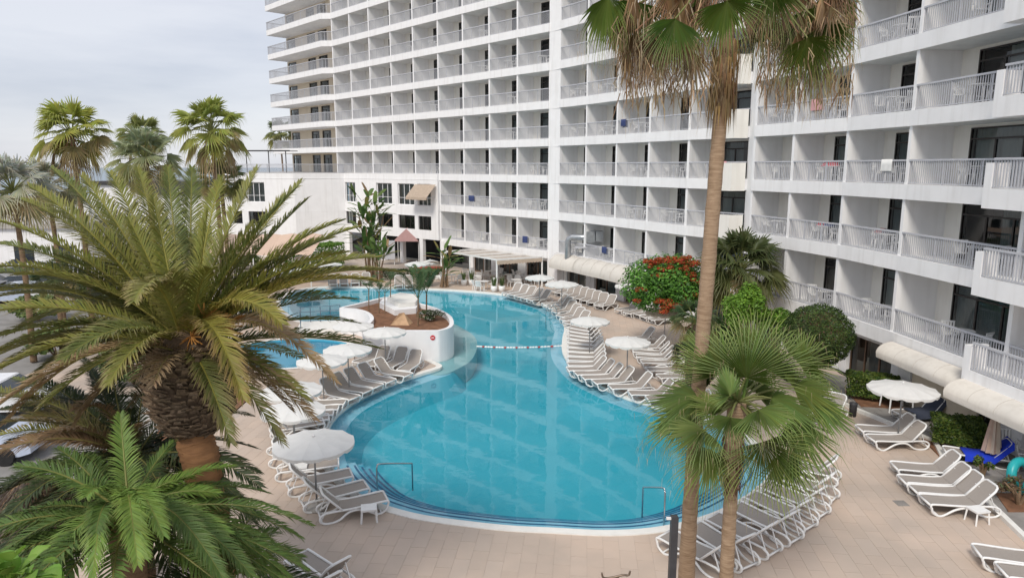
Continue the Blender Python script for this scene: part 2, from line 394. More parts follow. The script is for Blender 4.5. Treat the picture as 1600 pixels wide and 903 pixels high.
o = ngon(offset(POOL,-.0), -.09, 'pool_water', M['water']); struct(o)
# paddling pool
kb = empty('paddling_pool'); struct(kb)
ngon(KID, -.45, 'pool_floor', M['kidfloor'], kb); ring(KID,0,0,-.45,0).build('pool_wall', M['kidfloor'], kb)
ring(KID,-.02,.24,.022,.024).build('coping', M['coping'], kb)
struct(ngon(KID, -.08, 'paddling_water', M['kidwater']))
# pale submerged ledge round the planter
led = [G(a,b,0) for a,b in [(700,500),(728,512),(743,524),(745,540),(736,558),(716,571),(690,580),(660,575),(640,540),(660,510)]]
led = catmull(led, True, 5); led.reverse() if area(led) < 0 else None
q = MB(); q.prism(led, -1.10, -.16, bottom=False); q.build('curved_ledge', M['ledge'], basin)
# rope of floats
rp = empty('float_rope'); tag(rp, 'rope of red and white floats stretched across the narrow waist of the pool', 'float rope')
A = [G(a,b,-.05) for a,b in [(745,541),(775,542.5),(810,543),(845,542),(882,540)]]; pth = catmull(A, False, 8)
q = MB(); q.tube(pth, .012, 4); q.build('rope', M['plastic'], rp)
L = 0
for i in range(len(pth)-1):
    a, b = pth[i], pth[i+1]; m = max(1, int((b-a).length/.14))
    for k in range(m):
        c0 = a+(b-a)*(k/m); c1 = a+(b-a)*((k+.72)/m)
        q = MB(); q.tube([c0,c1], .05, 6); L += 1
        q.build('float', paint('float_red',(.5,.05,.04)) if L % 4 == 0 else M['plastic'], rp)
# ------------------------------------------------------------------ hotel
FL = {k: z for k, z in zip(range(1,12), [2.93,6.18,9.13,12.08,15.03,17.98,20.93,23.88,26.83,29.78,32.73])}
FAS = .62; DEP = 1.8
hotel = empty('hotel_building', (3,57,0)); tag(hotel, 'long white multi-storey hotel with rows of railed balconies curving behind the pool', 'hotel')
hotel.location = (0,0,0)
def frame(a, b):
    r = (b-a); L = r.length; r = r/L; return r, V(-r.y, r.x, 0), L
T0 = V(2.98,57.35,0); uT = V(-20.73,22.05,0).normalized(); WT = 3.79
tower = [T0+uT*t for t in (34.1,30.3,26.4,22.4,18.5,14.5,10.8,7.2,3.65,0)]
mid = [V(3.8,56.35,0), V(5.66,53.6,0), V(7.5,50.4,0), V(9.2,47.2,0), V(10.98,43.75,0), V(13.4,40.0,0)]
rightw = [V(13.5,39.2,0), V(14.52,36.35,0), V(15.62,32.85,0), V(16.25,28.8,0), V(16.85,22.8,0), V(17.3,17.5,0)]
door_cache = {}
def door_mesh(wd, h):
    k = (round(wd,2), round(h,2))
    if k not in door_cache:
        f = MB(); fw = .06; n = 2 if wd < 2.6 else 3
        f.box(0,0,0,fw,.08,h); f.box(wd-fw,0,0,wd,.08,h); f.box(fw,0,h-fw,wd-fw,.08,h); f.box(fw,0,0,wd-fw,.08,.07); f.box(fw,.003,h-.47,wd-fw,.077,h-.40)
        for i in range(1, n): f.box(wd*i/n-.04,.004,.07,wd*i/n+.04,.076,h-.47)
        g = MB(); g.add([(fw,.04,.07),(wd-fw,.04,.07),(wd-fw,.04,h-fw),(fw,.04,h-fw)], [(0,1,2,3)])
        door_cache[k] = (f.mesh('balcony_door', M['frame']), g.mesh('pane', M['glass']))
    return door_cache[k]
curt = {}
def curtain_mesh(w_, h, s):
    k = (round(w_,2), s)
    if k not in curt:
        q = MB(); n = max(8, int(w_/.07)); vs = []
        for i in range(n+1):
            y = .035*math.sin(i*2.1+s)+.015*math.sin(i*.8+s*2); vs += [(w_*i/n, y, 0), (w_*i/n, y, h)]
        q.add(vs, [(2*i,2*i+2,2*i+3,2*i+1) for i in range(n)]); curt[k] = q.mesh('curtain', M['sheer'] if s % 3 == 0 else M['curtain'], True)
    return curt[k]
rail_cache = {}
def rail_mesh(L, bw, sp):
    k = (round(L,2), bw)
    if k not in rail_cache:
        q = MB(); q.box(0,-.035,.93,L,.055,1.0); q.box(0,-.01,.04,L,.03,.07)
        n = int(L/sp)
        for i in range(n+1):
            x = (L-n*sp)/2+i*sp; q.box(x-bw/2,0,.07,x+bw/2,.02,.93)
        for i in range(1, 3): q.box(L*i/3-.02,-.008,0,L*i/3+.02,.028,.93)
        rail_cache[k] = q.mesh('balcony_railing', M['rail'])
    return rail_cache[k]
pw_mesh = None
def partition():
    global pw_mesh
    if not pw_mesh:
        q = MB(); q.box(-.09,-.05,0,.09,DEP,2.32); pw_mesh = q.mesh('partition_wall', M['white'])
    return pw_mesh
rr = random.Random(11)
BAYS = []
def wing(posts, floors, name, doors, bw=.022, sp=.11, z_off=0):
    walls = MB()
    n = len(posts)-1
    for k in floors:
        z = FL[k]
        h = FL.get(k+1, z+2.95)-FAS-z
        # slab with its fascia
        fr_, bk = [], []
        for i, p in enumerate(posts):
            a = frame(posts[max(i-1,0)], posts[max(i,1)])[1]; b = frame(posts[min(i,n-1)], posts[min(i+1,n)])[1]; nn = (a+b).normalized()
            fr_.append(p-nn*.12); bk.append(p+nn*(DEP+.3))
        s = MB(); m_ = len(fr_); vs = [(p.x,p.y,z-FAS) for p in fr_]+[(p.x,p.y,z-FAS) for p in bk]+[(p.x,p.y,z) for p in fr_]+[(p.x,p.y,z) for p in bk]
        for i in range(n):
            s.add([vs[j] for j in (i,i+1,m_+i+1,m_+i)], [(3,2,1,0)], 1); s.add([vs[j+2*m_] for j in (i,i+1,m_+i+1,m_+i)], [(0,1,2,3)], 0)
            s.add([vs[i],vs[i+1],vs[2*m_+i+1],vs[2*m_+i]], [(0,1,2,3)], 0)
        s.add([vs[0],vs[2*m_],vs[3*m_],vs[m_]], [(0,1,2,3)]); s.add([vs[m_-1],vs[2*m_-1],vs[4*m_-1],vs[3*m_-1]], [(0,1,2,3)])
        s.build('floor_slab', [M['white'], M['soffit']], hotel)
        for i in range(n):
            a, b = posts[i], posts[i+1]; r_, n_, L_ = frame(a, b); ang = math.atan2(r_.y, r_.x)
            o = obj('partition_wall', partition(), hotel, (a.x,a.y,z), ang); o.scale = (1,1,h/2.32)
            rl = obj('balcony_railing', rail_mesh(L_-.18, bw, sp), hotel, tuple(a+r_*.09+V(0,0,z)-n_*.02), ang)
            x0, dw = doors(i, L_)
            dh = min(h-.12, 2.2)
            bm_, gm = door_mesh(dw, dh); dp = a+r_*x0+n_*(DEP-.02)
            d = obj('balcony_door', bm_, hotel, (dp.x,dp.y,z+.01), ang); obj('pane', gm, d)
            cw = dw*rr.choice([.35,.5,.5,.65,.95]); c = obj('curtain', curtain_mesh(round(cw,1), dh-.1, rr.randrange(6)), d, (rr.choice([.06, max(.06, dw-.1-round(cw,1))]), .22, .05))
            BAYS.append((name, i, k, a, r_, n_, L_, ang, z, rl))
            # wall round the door opening, and the dark room behind
            def W(x0_, x1_, z0_, z1_, y0_, y1_, mi):
                P_ = [a+r_*x+n_*y for x, y in ((x0_,y0_),(x1_,y0_),(x1_,y1_),(x0_,y1_))]
                walls.prism([(p.x,p.y) for p in P_], z+z0_, z+z1_, mi)
            W(.09,x0,0,h,DEP,DEP+.2,0); W(x0+dw,L_-.09,0,h,DEP,DEP+.2,0)
            if h-.012 > dh+.012: W(x0,x0+dw,dh+.012,h,DEP+.003,DEP+.2,0)
            P_ = [a+r_*x+n_*y for x, y in ((x0-.3,DEP+.21),(x0+dw+.3,DEP+.21),(x0+dw+.3,DEP+1.6),(x0-.3,DEP+1.6))]
            q4 = [(p.x,p.y) for p in P_]; walls.add([(x,y,z) for x,y in q4]+[(x,y,z+h) for x,y in q4], [(2,3,7,6),(1,2,6,5),(3,0,4,7),(0,1,2,3),(4,5,6,7)], 1)
    # closing partition at the last post
    walls.build('back_wall', [M['cream'], M['room']], hotel)
def dstd(x, wdt): return lambda i, L: (x, wdt)
wing(tower[5:], [1,2], 'tower', lambda i, L: (.95, 2.1))
wing(tower, range(3,11), 'tower', lambda i, L: (.95, 2.1))
wing(mid, range(1,11), 'middle wing', lambda i, L: (.9, 2.0) if i < 4 else (1.1, 2.9))
wing(rightw, range(1,10), 'right wing', lambda i, L: (.85, 1.9) if i < 3 else (1.0, 3.9) if i == 3 else (.9,3.5), bw=.034, sp=.118)
# roof slabs
for posts in (tower, mid, rightw):
    top = FL[11] if posts is not rightw else FL[10]
    n_ = frame(posts[0], posts[-1])[1]
    q = MB(); q.prism([(posts[0]-n_*.2)[:2], (posts[-1]-n_*.2)[:2], (posts[-1]+n_*12)[:2], (posts[0]+n_*12)[:2]], top-.62, top+.5); q.build('roof', M['white'], hotel)
# pier between tower and middle wing, and the corner pier between middle and right wing
q = MB(); q.prism([(2.96,57.42),(3.72,56.38),(3.86,56.46),(5.3,57.4),(4.3,58.7)], 0, FL[11])
for k in range(1,11):
    z = FL[k]-.62; q.prism([(2.93,57.46),(3.70,56.33),(3.78,56.38),(3.02,57.46)], z-.012, z+.012)
q.build('corner_pier', M['white'], hotel)
q = MB(); q.prism([(13.42,40.1),(13.46,39.25),(15.4,39.9),(15.2,41.2)], 0, FL[10]); q.build('corner_pier', M['white'], hotel)
# service ends of building mass behind the wings (solid core)
q = MB()
for posts, zt in ((tower, FL[11]), (mid, FL[11]), (rightw, FL[10])):
    for i in range(len(posts)-1):
        r_, n_, L_ = frame(posts[i], posts[i+1]); a, b = posts[i], posts[i+1]
        q.prism([tuple((a+n_*(DEP+1.75))[:2]), tuple((b+n_*(DEP+1.75))[:2]), tuple((b+n_*12)[:2]), tuple((a+n_*12)[:2])], 0.02, zt-.7)
q.build('rear_block', M['cream'], hotel)
# protruding solid planter boxes at the end of the middle wing and on the right wing
def bump_box(a, b, out_, k, solid, both=True):
    z = FL[k]; r_, n_, L_ = frame(a, b); c = .35
    poly = [a, a+r_*c-n_*out_, b-r_*c-n_*out_, b]
    if solid:
        q = MB(); q.prism([tuple(p[:2]) for p in poly], z-.66, z+.001)
        inner = [a+r_*.1, a+r_*(c+.06)-n_*(out_-.12), b-r_*(c+.06)-n_*(out_-.12), b-r_*.1]
        for i in range(3):
            P = poly[i]; Q = poly[i+1]; Pi = inner[i]; Qi = inner[i+1]
            q.prism([tuple(P[:2]), tuple(Q[:2]), tuple(Qi[:2]), tuple(Pi[:2])], z+.002, z+.92)
        q.build('balcony_parapet', M['cream'], hotel)
    else:
        poly = [a, a-n_*out_, b-n_*out_, b]
        q = MB(); q.prism([tuple(p[:2]) for p in poly], z-.66, z+.001); 
        q.prism([tuple(p[:2]) for p in (a-n_*(out_-.14), a-n_*out_, a+r_*.32-n_*out_, a+r_*.32-n_*(out_-.14))], z+.001, z+.84)
        q.prism([tuple(p[:2]) for p in (a+r_*.003-n_*.05, a+r_*.003-n_*(out_-.14), a+r_*.14-n_*(out_-.14), a+r_*.14-n_*.05)], z+.001, z+.84)
        q.build('balcony_parapet', M['white'], hotel)
        ang = math.atan2(r_.y, r_.x)
        obj('balcony_railing', rail_mesh(L_-.33, .045, .125), hotel, tuple(a+r_*.33-n_*(out_-.03)+V(0,0,z)), ang)
for k in range(1, 11):
    r_, n_, L_ = frame(mid[4], mid[5]); 
    if k >= 2: bump_box(mid[4]+r_*2.2-n_*.13, mid[5]-n_*.13, .75, k, True)
for k in range(1, 10):
    r_, n_, L_ = frame(rightw[3], rightw[5]); bump_box(rightw[3]+r_*5.35-n_*.13, rightw[3]+r_*11-n_*.13, .85, k, False)
# end of the tower: beige wall with three windows a floor and a wrapping balcony
back = V(-uT.y, uT.x, 0); nT = V(.728,.685,0)
E0 = tower[0]; E1 = E0+uT*1.3; E2 = E0+uT*11.6
wa = E0+nT*DEP; wb = E0+uT*15.2+nT*DEP
r_, n_, L_ = frame(wb, wa); angT = math.atan2(r_.y, r_.x)
wins = [(.25,2.3),(5.7,2.1),(8.5,2.2)]
q = MB()
for k in range(3, 11):
    z = FL[k]; h = 2.33; xs = 0
    def W(x0_, x1_, z0_, z1_, mi=0, y0_=0, y1_=.25):
        P_ = [wb+r_*x+n_*y for x, y in ((x0_,y0_),(x1_,y0_),(x1_,y1_),(x0_,y1_))]; q.prism([(p.x,p.y) for p in P_], z+z0_, z+z1_, mi)
    for x, ww in wins:
        W(xs, x, 0, h); W(x, x+ww, 2.15, h); xs = x+ww
        gm = door_mesh(ww, 2.13)
        p = wb+r_*x+n_*.08; d = obj('window', gm[0], hotel, (p.x,p.y,z+.01), angT); obj('pane', gm[1], d)
        W(x-.1, x+ww+.1, 0, h, 1, .9, .95)
        c = obj('curtain', curtain_mesh(round(ww*.5,1), 2.0, 3), d, (.06,.2,.05))
    W(xs, L_, 0, h)
    # wrapping balcony
    P1 = E0+r_*0-nT*.12; P2 = E0+uT*.9-nT*.95; P3 = E0+uT*14.9-nT*.95; P4 = E0+uT*14.9+nT*6
    if k > 3:
        s = MB(); s.prism([tuple(p[:2]) for p in (P4,P3,P2,P1,E0+nT*(DEP+.2))], z-FAS, z); s.build('floor_slab', M['white'], hotel)
        for A_, B_ in ((P3,P2),(P2,P1),(P4,P3)):
            rr_, nn_, LL = frame(A_, B_); obj('balcony_railing', rail_mesh(LL-.02, .022, .11), hotel, tuple(A_+rr_*.01+nn_*.05+V(0,0,z)), math.atan2(rr_.y, rr_.x))
q.build('end_wall', [M['beige'], M['room']], hotel)
q = MB(); P_ = [wb+n_*.96, wa+n_*.96, wa+n_*12, wb+n_*12]; q.prism([tuple(p[:2]) for p in P_], FL[3], FL[11]); q.build('rear_block', M['beige'], hotel)
q = MB(); P_ = [E0+uT*15-nT*1, E0-nT*.2, E0+nT*12, E0+uT*15+nT*12]; q.prism([tuple(p[:2]) for p in P_], FL[11]-.62, FL[11]+.4); q.build('roof', M['white'], hotel)
# ground storey of tower and wings
def ground_front(posts, y0, specs, top, name='ground_front'):
    "specs: list of (x0,x1,kind) along the polyline"
    for i in range(len(posts)-1):
        a, b = posts[i], posts[i+1]; r_, n_, L_ = frame(a, b); ang = math.atan2(r_.y, r_.x)
        q = MB(); pr = .5
        def W(x0_, x1_, z0_, z1_, ya, yb, mi=0):
            P_ = [a+r_*x+n_*y for x, y in ((x0_,ya),(x1_,ya),(x1_,yb),(x0_,yb))]; q.prism([(p.x,p.y) for p in P_], z0_, z1_, mi)
        W(0, pr, 0, top, y0, y0+.6); W(L_-pr, L_, 0, top, y0+.002, y0+.6); W(pr, L_-pr, top-.35, top, y0+.003, y0+.5)
        W(pr, L_-pr, 0.01, top-.35, y0+2.2, y0+2.3, 1)
        q.build('ground_wall', [M['white'], M['room']], hotel)
        ww = L_-2*pr; m = int(ww/.9)
        f = MB(); f.box(0,0,0,ww,.08,.12); f.box(0,0,top-.45,ww,.08,top-.36)
        for j in range(m+1): x = (ww-.07)*j/m; f.box(x,.002,.12,x+.07,.078,top-.45)
        p = a+r_*pr+n_*(y0+.2); d = obj('glazed_front', f.mesh('glazed_front', M['brownframe']), hotel, (p.x,p.y,0.01), ang)
        g = MB(); g.add([(0,.04,.1),(ww,.04,.1),(ww,.04,top-.4),(0,.04,top-.4)], [(0,1,2,3)]); g.build('pane', M['glass'], d)
        c = obj('curtain', curtain_mesh(round(ww*.55,1), top-.6, rr.randrange(1,3)), d, (.1+rr.random()*.8,.35,.1))
ground_front(tower[6:], .5, None, FL[1]-FAS); ground_front(mid, .6, None, FL[1]-FAS); ground_front(rightw, .5, None, FL[1]-FAS)
# barrel awnings
def awning(a, b, label, zt=FL[1]-.1, out_=.95, drop=.85, scal=0, seg=1):
    r_, n_, L_ = frame(a, b); ang = math.atan2(r_.y, r_.x)
    e = empty('barrel_awning', (a.x,a.y,0), ang); tag(e, label, 'awning', 'cream barrel awnings over the ground floor')
    q = MB(); K = 9; S = max(2, int(L_/.15)) if scal else 2; vs = []
    for s_ in range(S+1):
        x = L_*s_/S; bul = (1+.09*abs(math.sin(math.pi*s_*seg/S))) if scal else 1
        for k in range(K+1):
            t = math.pi/2*k/K; vs.append((x, -out_*math.sin(t)*bul-.02, zt-drop+drop*math.cos(t)*bul))
        vs.append((x, -out_*bul, zt-drop-.2))
    W_ = K+2; fs = [(s_*W_+k, s_*W_+k+1, (s_+1)*W_+k+1, (s_+1)*W_+k) for s_ in range(S) for k in range(K+1)]
    for s_ in (0, S):
        b0 = len(vs); vs.append((L_*s_/S, -.02, zt-drop)); fs += [(b0, s_*W_+k, s_*W_+k+1) for k in range(K)]
    q.add(vs, fs); q.build('canopy', M['awning'], e, True)
    ns = max(2, int(L_/1.1))
    for s_ in range(ns+1):
        x = .01+(L_-.02)*s_/ns; q = MB(); q.tube([(x, -(out_*(1.09 if scal else 1)+.004)*math.sin(math.pi/2*k/8)-.02, zt-drop+(drop*(1.09 if scal else 1)+.004)*math.cos(math.pi/2*k/8)) for k in range(9)], .012, 4); q.build('seam', M['seam'], e)
    return e
r_, n_, L_ = frame(mid[0], mid[1])
awning(mid[0]-n_*.15+r_*.2, mid[1]-n_*.15, 'cream barrel awning at the inner corner, left of the steel duct stack', scal=1, seg=1)
r_, n_, L_ = frame(mid[1], mid[3]); awning(mid[1]-n_*.15+r_*.02, mid[3]-n_*.15, 'long scalloped cream awning above brown framed windows, left of the flame tree', scal=1, seg=2)
r_, n_, L_ = frame(rightw[3], rightw[4])
pA = G(1380,527,2.8); pB = G(1500,575,2.8)
awning(rightw[3]-n_*.15+r_*.35, rightw[3]-n_*.15+r_*5.0, 'cream barrel awning over the hedge and open parasol, right wing', zt=2.56, out_=.72, drop=.45)
awning(rightw[3]-n_*.98+r_*5.45, rightw[3]-n_*.95+r_*11, 'nearest cream barrel awning above the dark glazed terrace door', zt=2.56, out_=.72, drop=.45)
r_, n_, L_ = frame(rightw[3], rightw[4]); a = rightw[3]
q = MB(); q.prism([tuple((a+r_*x+n_*y)[:2]) for x, y in ((1.0,.38),(4.6,.38),(4.6,.48),(1.0,.48))], 0.02, 2.3); q.build('ground_wall', M['beige'], hotel)
q = MB(); q.prism([tuple((a+r_*x+n_*y)[:2]) for x, y in ((.1,.36),(.9,.36),(.9,.47),(.1,.47))], 0.02, 2.2); q.build('terrace_door', M['plastic'], hotel)
# ------------------------------------------------------------------ annex (low white block left of the tower)
annex = empty('annex_building'); tag(annex, 'low white two-storey annex with wide windows left of the tower base', 'annex')
AN = [V(-33,85,0), V(-24.6,75.8,0), V(-19.9,79.6,0), tower[5]-nT*.35]
# left part is frontal, right part follows the tower
AN = [G(380,338,4.5), G(462,338.5,4.5), G(540,336.5,4.5), tower[5]+V(-.25,-.2,0)]
for p in AN: p.z = 0
AN[0] = V(-33, 77.8, 0)
q = MB(); zt = FL[3]-.02
spec = {0: [(1.5,1.7),(4.0,2.2)], 1: [], 2: [(.1,1.8),(5.5,2.5),(8.9,2.5),(11.9,1.9)]}
for i in range(3):
    a, b = AN[i], AN[i+1]; r_, n_, L_ = frame(a, b); ang = math.atan2(r_.y, r_.x)
    def W(x0_, x1_, z0_, z1_, ya=0, yb=.35, mi=0):
        P_ = [a+r_*x+n_*y for x, y in ((x0_,ya),(x1_,ya),(x1_,yb),(x0_,yb))]; q.prism([(p.x,p.y) for p in P_], z0_, z1_, mi)
    W(0,L_,0 if i < 2 else 2.7,3.6); W(0,L_,5.0,6.0); W(0,L_,8.15,zt)
    W(0,L_,4.98,5.02,-.02,0); W(0,L_,8.55,8.6,-.03,0)
    for z0_, z1_ in ((3.6,5.0),(6.0,8.15)):
        xs = 0
        for x, ww in spec[i]:
            if x+ww > L_: continue
            if i == 0 and z0_ < 4 and x < 5: pass
            W(xs, x, z0_, z1_); xs = x+ww
            hh = z1_-z0_; f = MB(); f.box(0,0,0,ww,.08,.06); f.box(0,0,hh-.06,ww,.08,hh)
            for j in range(4): xx = (ww-.06)*j/3; f.box(xx,.002,.06,xx+.06,.078,hh-.06)
            if z0_ > 5 or i == 0: f.box(.06,.03,.7,ww-.06,.05,.74)
            p = a+r_*x+n_*.15; d = obj('window', f.mesh('window', M['white'] if z0_ > 5 else M['frame']), annex, (p.x,p.y,z0_), ang)
            g = MB(); g.add([(.05,.04,.05),(ww-.05,.04,.05),(ww-.05,.04,hh-.05),(.05,.04,hh-.05)], [(0,1,2,3)]); g.build('pane', M['glass'], d)
            if z0_ > 5: obj('curtain', curtain_mesh(round(ww*.9,1), hh-.1, 3), d, (.1,.3,.05))
            else:
                s = MB(); s.box(-.05,-.06,-.3,ww+.05,.06,-.02); s.build('sill', M['rail'], d)
            W(x-.1, x+ww+.1, z0_-.05, z1_+.05, .95, 1.0, 1)
        W(xs, L_, z0_, z1_)
    if i == 2:
        for j in range(6): W(3.0*j, 3.0*j+.5, 0, 2.7, .004, .4)
        W(0,L_,0,2.7,3.2,3.3,1)
q.build('wall', [M['white'], M['room']], annex)
q = MB(); q.prism([tuple(p[:2]) for p in (AN[0]+V(0,.5,0), AN[1]+V(0,.5,0), AN[2]+V(0,.5,0), AN[3]+V(.7,.5,0), AN[3]+V(14,14,0), AN[0]+V(0,30,0))], zt-.3, zt); q.build('roof', M['concrete'], annex)
for i in range(2):
    a, b = AN[i], AN[i+1]; r_, n_, L_ = frame(a, b); obj('terrace_railing', rail_mesh(L_, .022, .11), annex, (a.x+n_.x*.2,a.y+n_.y*.2,zt), math.atan2(r_.y, r_.x))
a, b = AN[2], tower[0]; r_, n_, L_ = frame(a, b); 
obj('terrace_railing', rail_mesh(round(L_,2), .022, .11), annex, (a.x,a.y,zt), math.atan2(r_.y, r_.x))
# orange awning on annex window
p = G(684,292,7.9); r_, n_, L_ = frame(AN[2], AN[3]); L3 = L_
pa = AN[3]-r_*3.1-n_*.1
e = empty('window_awning', (pa.x,pa.y,0), math.atan2(r_.y,r_.x)); tag(e, 'faded orange fabric awning lowered over an annex window beside the tower', 'awning')
q = MB(); q.add([(0,-.05,8.1),(3.0,-.05,8.1),(3.0,-1.3,6.9),(0,-1.3,6.9),(0,-1.32,6.65),(3.0,-1.32,6.65)], [(0,1,2,3),(3,2,5,4)]); q.build('canopy', mat('orange_canvas',(.52,.42,.33),.85,.1,5,trans=.2), e)
q = MB(); q.bar((.05,-.05,6.9),(.05,-1.3,6.9),.04,.04); q.bar((2.95,-.05,6.9),(2.95,-1.3,6.9),.04,.04); q.build('arm', M['rail'], e)
# pergola frame on the annex roof
pp = G(410,262,FL[3]); e = empty('roof_pergola', (-31,82,zt)); tag(e, 'thin dark pergola frame on the annex roof terrace left of the tower', 'pergola')
for x in (0, 2.6, 4.6): q = MB(); q.box(x,0,0,x+.09,.09,2.5); q.build('post', M['dark'], e)
q = MB(); q.box(-1,-.2,2.505,5.2,-.1,2.6); q.box(-1,2.8,2.505,5.2,2.9,2.6)
for x in (-.6,.6,1.8,3,4.2): q.box(x,-.1,2.51,x+.06,2.8,2.58)
q.build('roof_frame', M['dark'], e)
p = G(424,300,6.9); a = AN[0].lerp(AN[1], .42); e = empty('green_cross_sign', (p.x, AN[0].lerp(AN[1], .5).y-.35, 6.4)); e.location.z = 6.9; e.scale = (.7,.7,.7); e.location.x = (426-800)/FPX*e.location.y*.99; tag(e, 'small green cross sign on the annex front left of the tower', 'sign')
q = MB(); q.box(-.2,-.06,-.65,.2,.06,.65); q.box(-.6,-.055,-.2,-.201,.055,.2); q.box(.201,-.055,-.2,.6,.055,.2); q.build('cross', paint('green_sign',(.01,.25,.12)), e)
# duct stack in the inner corner
e = empty('ventilation_duct', (4.4,54.9,0)); tag(e, 'galvanised steel ventilation duct with fan box in the inner corner', 'duct')
q = MB(); q.tube([(0,-.6,.1),(0,-.6,4.0),(.08,-.62,4.25),(.35,-.7,4.4),(1.0,-.95,4.4),(1.7,-1.25,4.4)], .24, 10); q.build('pipe', M['duct'], e, True)
q = MB(); q.box(1.35,-1.6,4.05,2.0,-.95,4.9); q.box(2.05,-1.85,4.15,2.6,-1.2,4.95); q.build('fan_box', M['duct'], e)
q = MB(); q.box(.5,-1.5,3.6,2.8,-.7,3.7); q.build('platform', M['rail'], e)
# ------------------------------------------------------------------ furniture makers
def lounger_proto(name, flat=False):
    e = empty(name)
    W_ = .33; q = MB()
    for s in (-1, 1):
        y = s*W_
        pts = [V(-.98,y,.25), V(-1.0,y,.34), V(-.9,y,.37), V(-.4,y,.345), V(.1,y,.33), V(.5,y,.34), V(.8,y,.33)]
        q.tube(catmull(pts, False, 3), .032, 6)
        leg = [V(-.98,y,.27), V(-.93,y,.12), V(-.78,y,.025), V(-.62,y,.04), V(-.35,y,.2), V(-.1,y,.27), V(.15,y,.24), V(.38,y,.08), V(.58,y,.022), V(.8,y,.03), V(.93,y,.12), V(.92,y,.25), V(.78,y,.33)]
        q.tube(catmull(leg, False, 3), .034, 6)
        if not flat:
            arm = [V(.02,y*1.08,.36), V(.1,y*1.1,.46), V(.3,y*1.1,.5), V(.52,y*1.1,.4), V(.6,y*1.1,.3)]
    q.bar((-1.0,-W_,.33),(-1.0,W_,.33),.05,.05); q.bar((.9,-W_,.14),(.9,W_,.14),.05,.04); q.bar((-.78,-W_,.04),(-.78,W_,.04),.04,.03)
    q.build('frame', M['plastic'], e, True)
    q = MB(); vs = []; n = 8
    for i in range(n+1):
        x = -.96+1.28*i/n; z = .35-.03*math.sin(math.pi*i/n)
        vs += [(x,-W_+.02,z),(x,W_-.02,z)]
    q.add(vs, [(2*i,2*i+2,2*i+3,2*i+1) for i in range(n)]); q.build('seat', M['sling'], e, True)
    an = R(4) if flat else R(48); bx = .33; Lb = .74; ca, sa = math.cos(an), math.sin(an)
    q = MB(); pts = [V(bx,-W_,.35)]+[V(bx+ca*t,-W_,.35+sa*t) for t in (.3,.6)]+[V(bx+ca*.71,-W_+.05,.35+sa*.71), V(bx+ca*.75,-W_+.13,.35+sa*.75)]
    pts2 = [V(p.x,-p.y,p.z) for p in pts[::-1]]; q.tube(pts+pts2, .033, 6, 0)
    vs = []
    for i in range(6):
        t = Lb*.97*i/5; k = .02*math.sin(math.pi*i/5); ww = W_-.02 if i < 5 else W_-.08
        vs += [(bx+ca*t+sa*k,-ww,.35+sa*t-ca*k),(bx+ca*t+sa*k,ww,.35+sa*t-ca*k)]
    q.add(vs, [(2*i,2*i+2,2*i+3,2*i+1) for i in range(5)], 1); q.build('backrest', [M['plastic'], M['sling']], e, True)
    if not flat:
        for y in (-.25,.25): q = MB(); q.bar((bx+ca*.45,y,.35+sa*.45),(.86,y,.16),.03,.02); q.build('back_strut', M['plastic'], e)
    return e
LP = lounger_proto('sun_lounger'); lp_used = [False]; NL = 0
ALLL = []
def lounger(foot, head, label, group, zf=.35, zh=.80, sc=None):
    "foot and head: pixels of the foot end and the top of the backrest"
    global NL
    a = G(*foot, zf); b = G(*head, zh); d = (b-a); d.z = 0; an = math.atan2(d.y, d.x); d.normalize()
    return lounger_at(a+d*.98, an, label, group)
def lounger_at(c, an, label, group):
    an += random.uniform(-.03,.03)
    if not lp_used[0]:
        o = LP; lp_used[0] = True; o.location = (c.x,c.y,0); o.rotation_euler = (0,0,an)
    else: o = dup(LP, (c.x,c.y,0), an)
    tag(o, label, 'sun lounger', group); ALLL.append(o); return o
def row(f0, f1, h0, h1, n, what, group, start='left', angfix=None):
    for i in range(n):
        t = i/max(1,n-1)
        # equal spacing on the ground rather than in the picture
        A0, A1 = G(*f0,.35), G(*f1,.35); B0, B1 = G(*h0,.8), G(*h1,.8)
        a = A0.lerp(A1, t); b = B0.lerp(B1, t); d = b-a; d.z = 0; an = math.atan2(d.y,d.x); d.normalize()
        lounger_at(a+d*.98, an, f'white taupe lounger, {ORD[i]} from {start} {what}', group)
def path_row(feet, heads, what, group, start):
    for i, (f, h) in enumerate(zip(feet, heads)):
        lounger(f, h, f'white taupe lounger, {ORD[i]} from {start} {what}', group)
row((790,458),(828,468.5),(815,443),(862,454), 5, 'in short row beside potted snake plants', 'loungers by the far right pool edge')
path_row([(850,475),(859,481),(868,487.5),(876,494),(881,500),(886,505)], [(884,462),(893,466),(903,470),(911,475),(920,480),(925,486)], 'in row curving behind pool ladder', 'loungers by the far right pool edge', 'the far end')
row((889,510),(888,577),(936,505),(946,560), 11, 'beside the pool waist near two parasols', 'loungers round the right pool edge', 'far end')
path_row([(900,583),(912,590),(930,597),(955,605),(985,614),(1012,622),(1038,630)], [(960,565),(978,571),(999,575),(1022,585),(1048,596),(1072,605),(1096,614)], 'in fan curving towards the tall palm trunk', 'loungers round the right pool edge', 'the left')
row((864,455),(935,476),(888,437.5),(954,452), 8, 'in back row under hotel windows', 'loungers below the middle wing')
lounger((936,478),(968,460), 'white sun lounger standing slightly apart at right end of back row', 'loungers below the middle wing')
path_row([(966,484),(980,489),(995,491),(1005,495),(1018,499)], [(992,470),(1003,474),(1018,477),(1032,481),(1045,485)], 'in row beneath the red flame tree', 'loungers beneath the flame tree', 'the left')
path_row([(986,541),(990,548),(995,556),(1003,565),(1012,577),(1030,588)], [(1032,528),(1039,537),(1049,544),(1060,551),(1077,560),(1092,570)], 'in inner row right of round parasol', 'loungers right of the parasols', 'the far end')
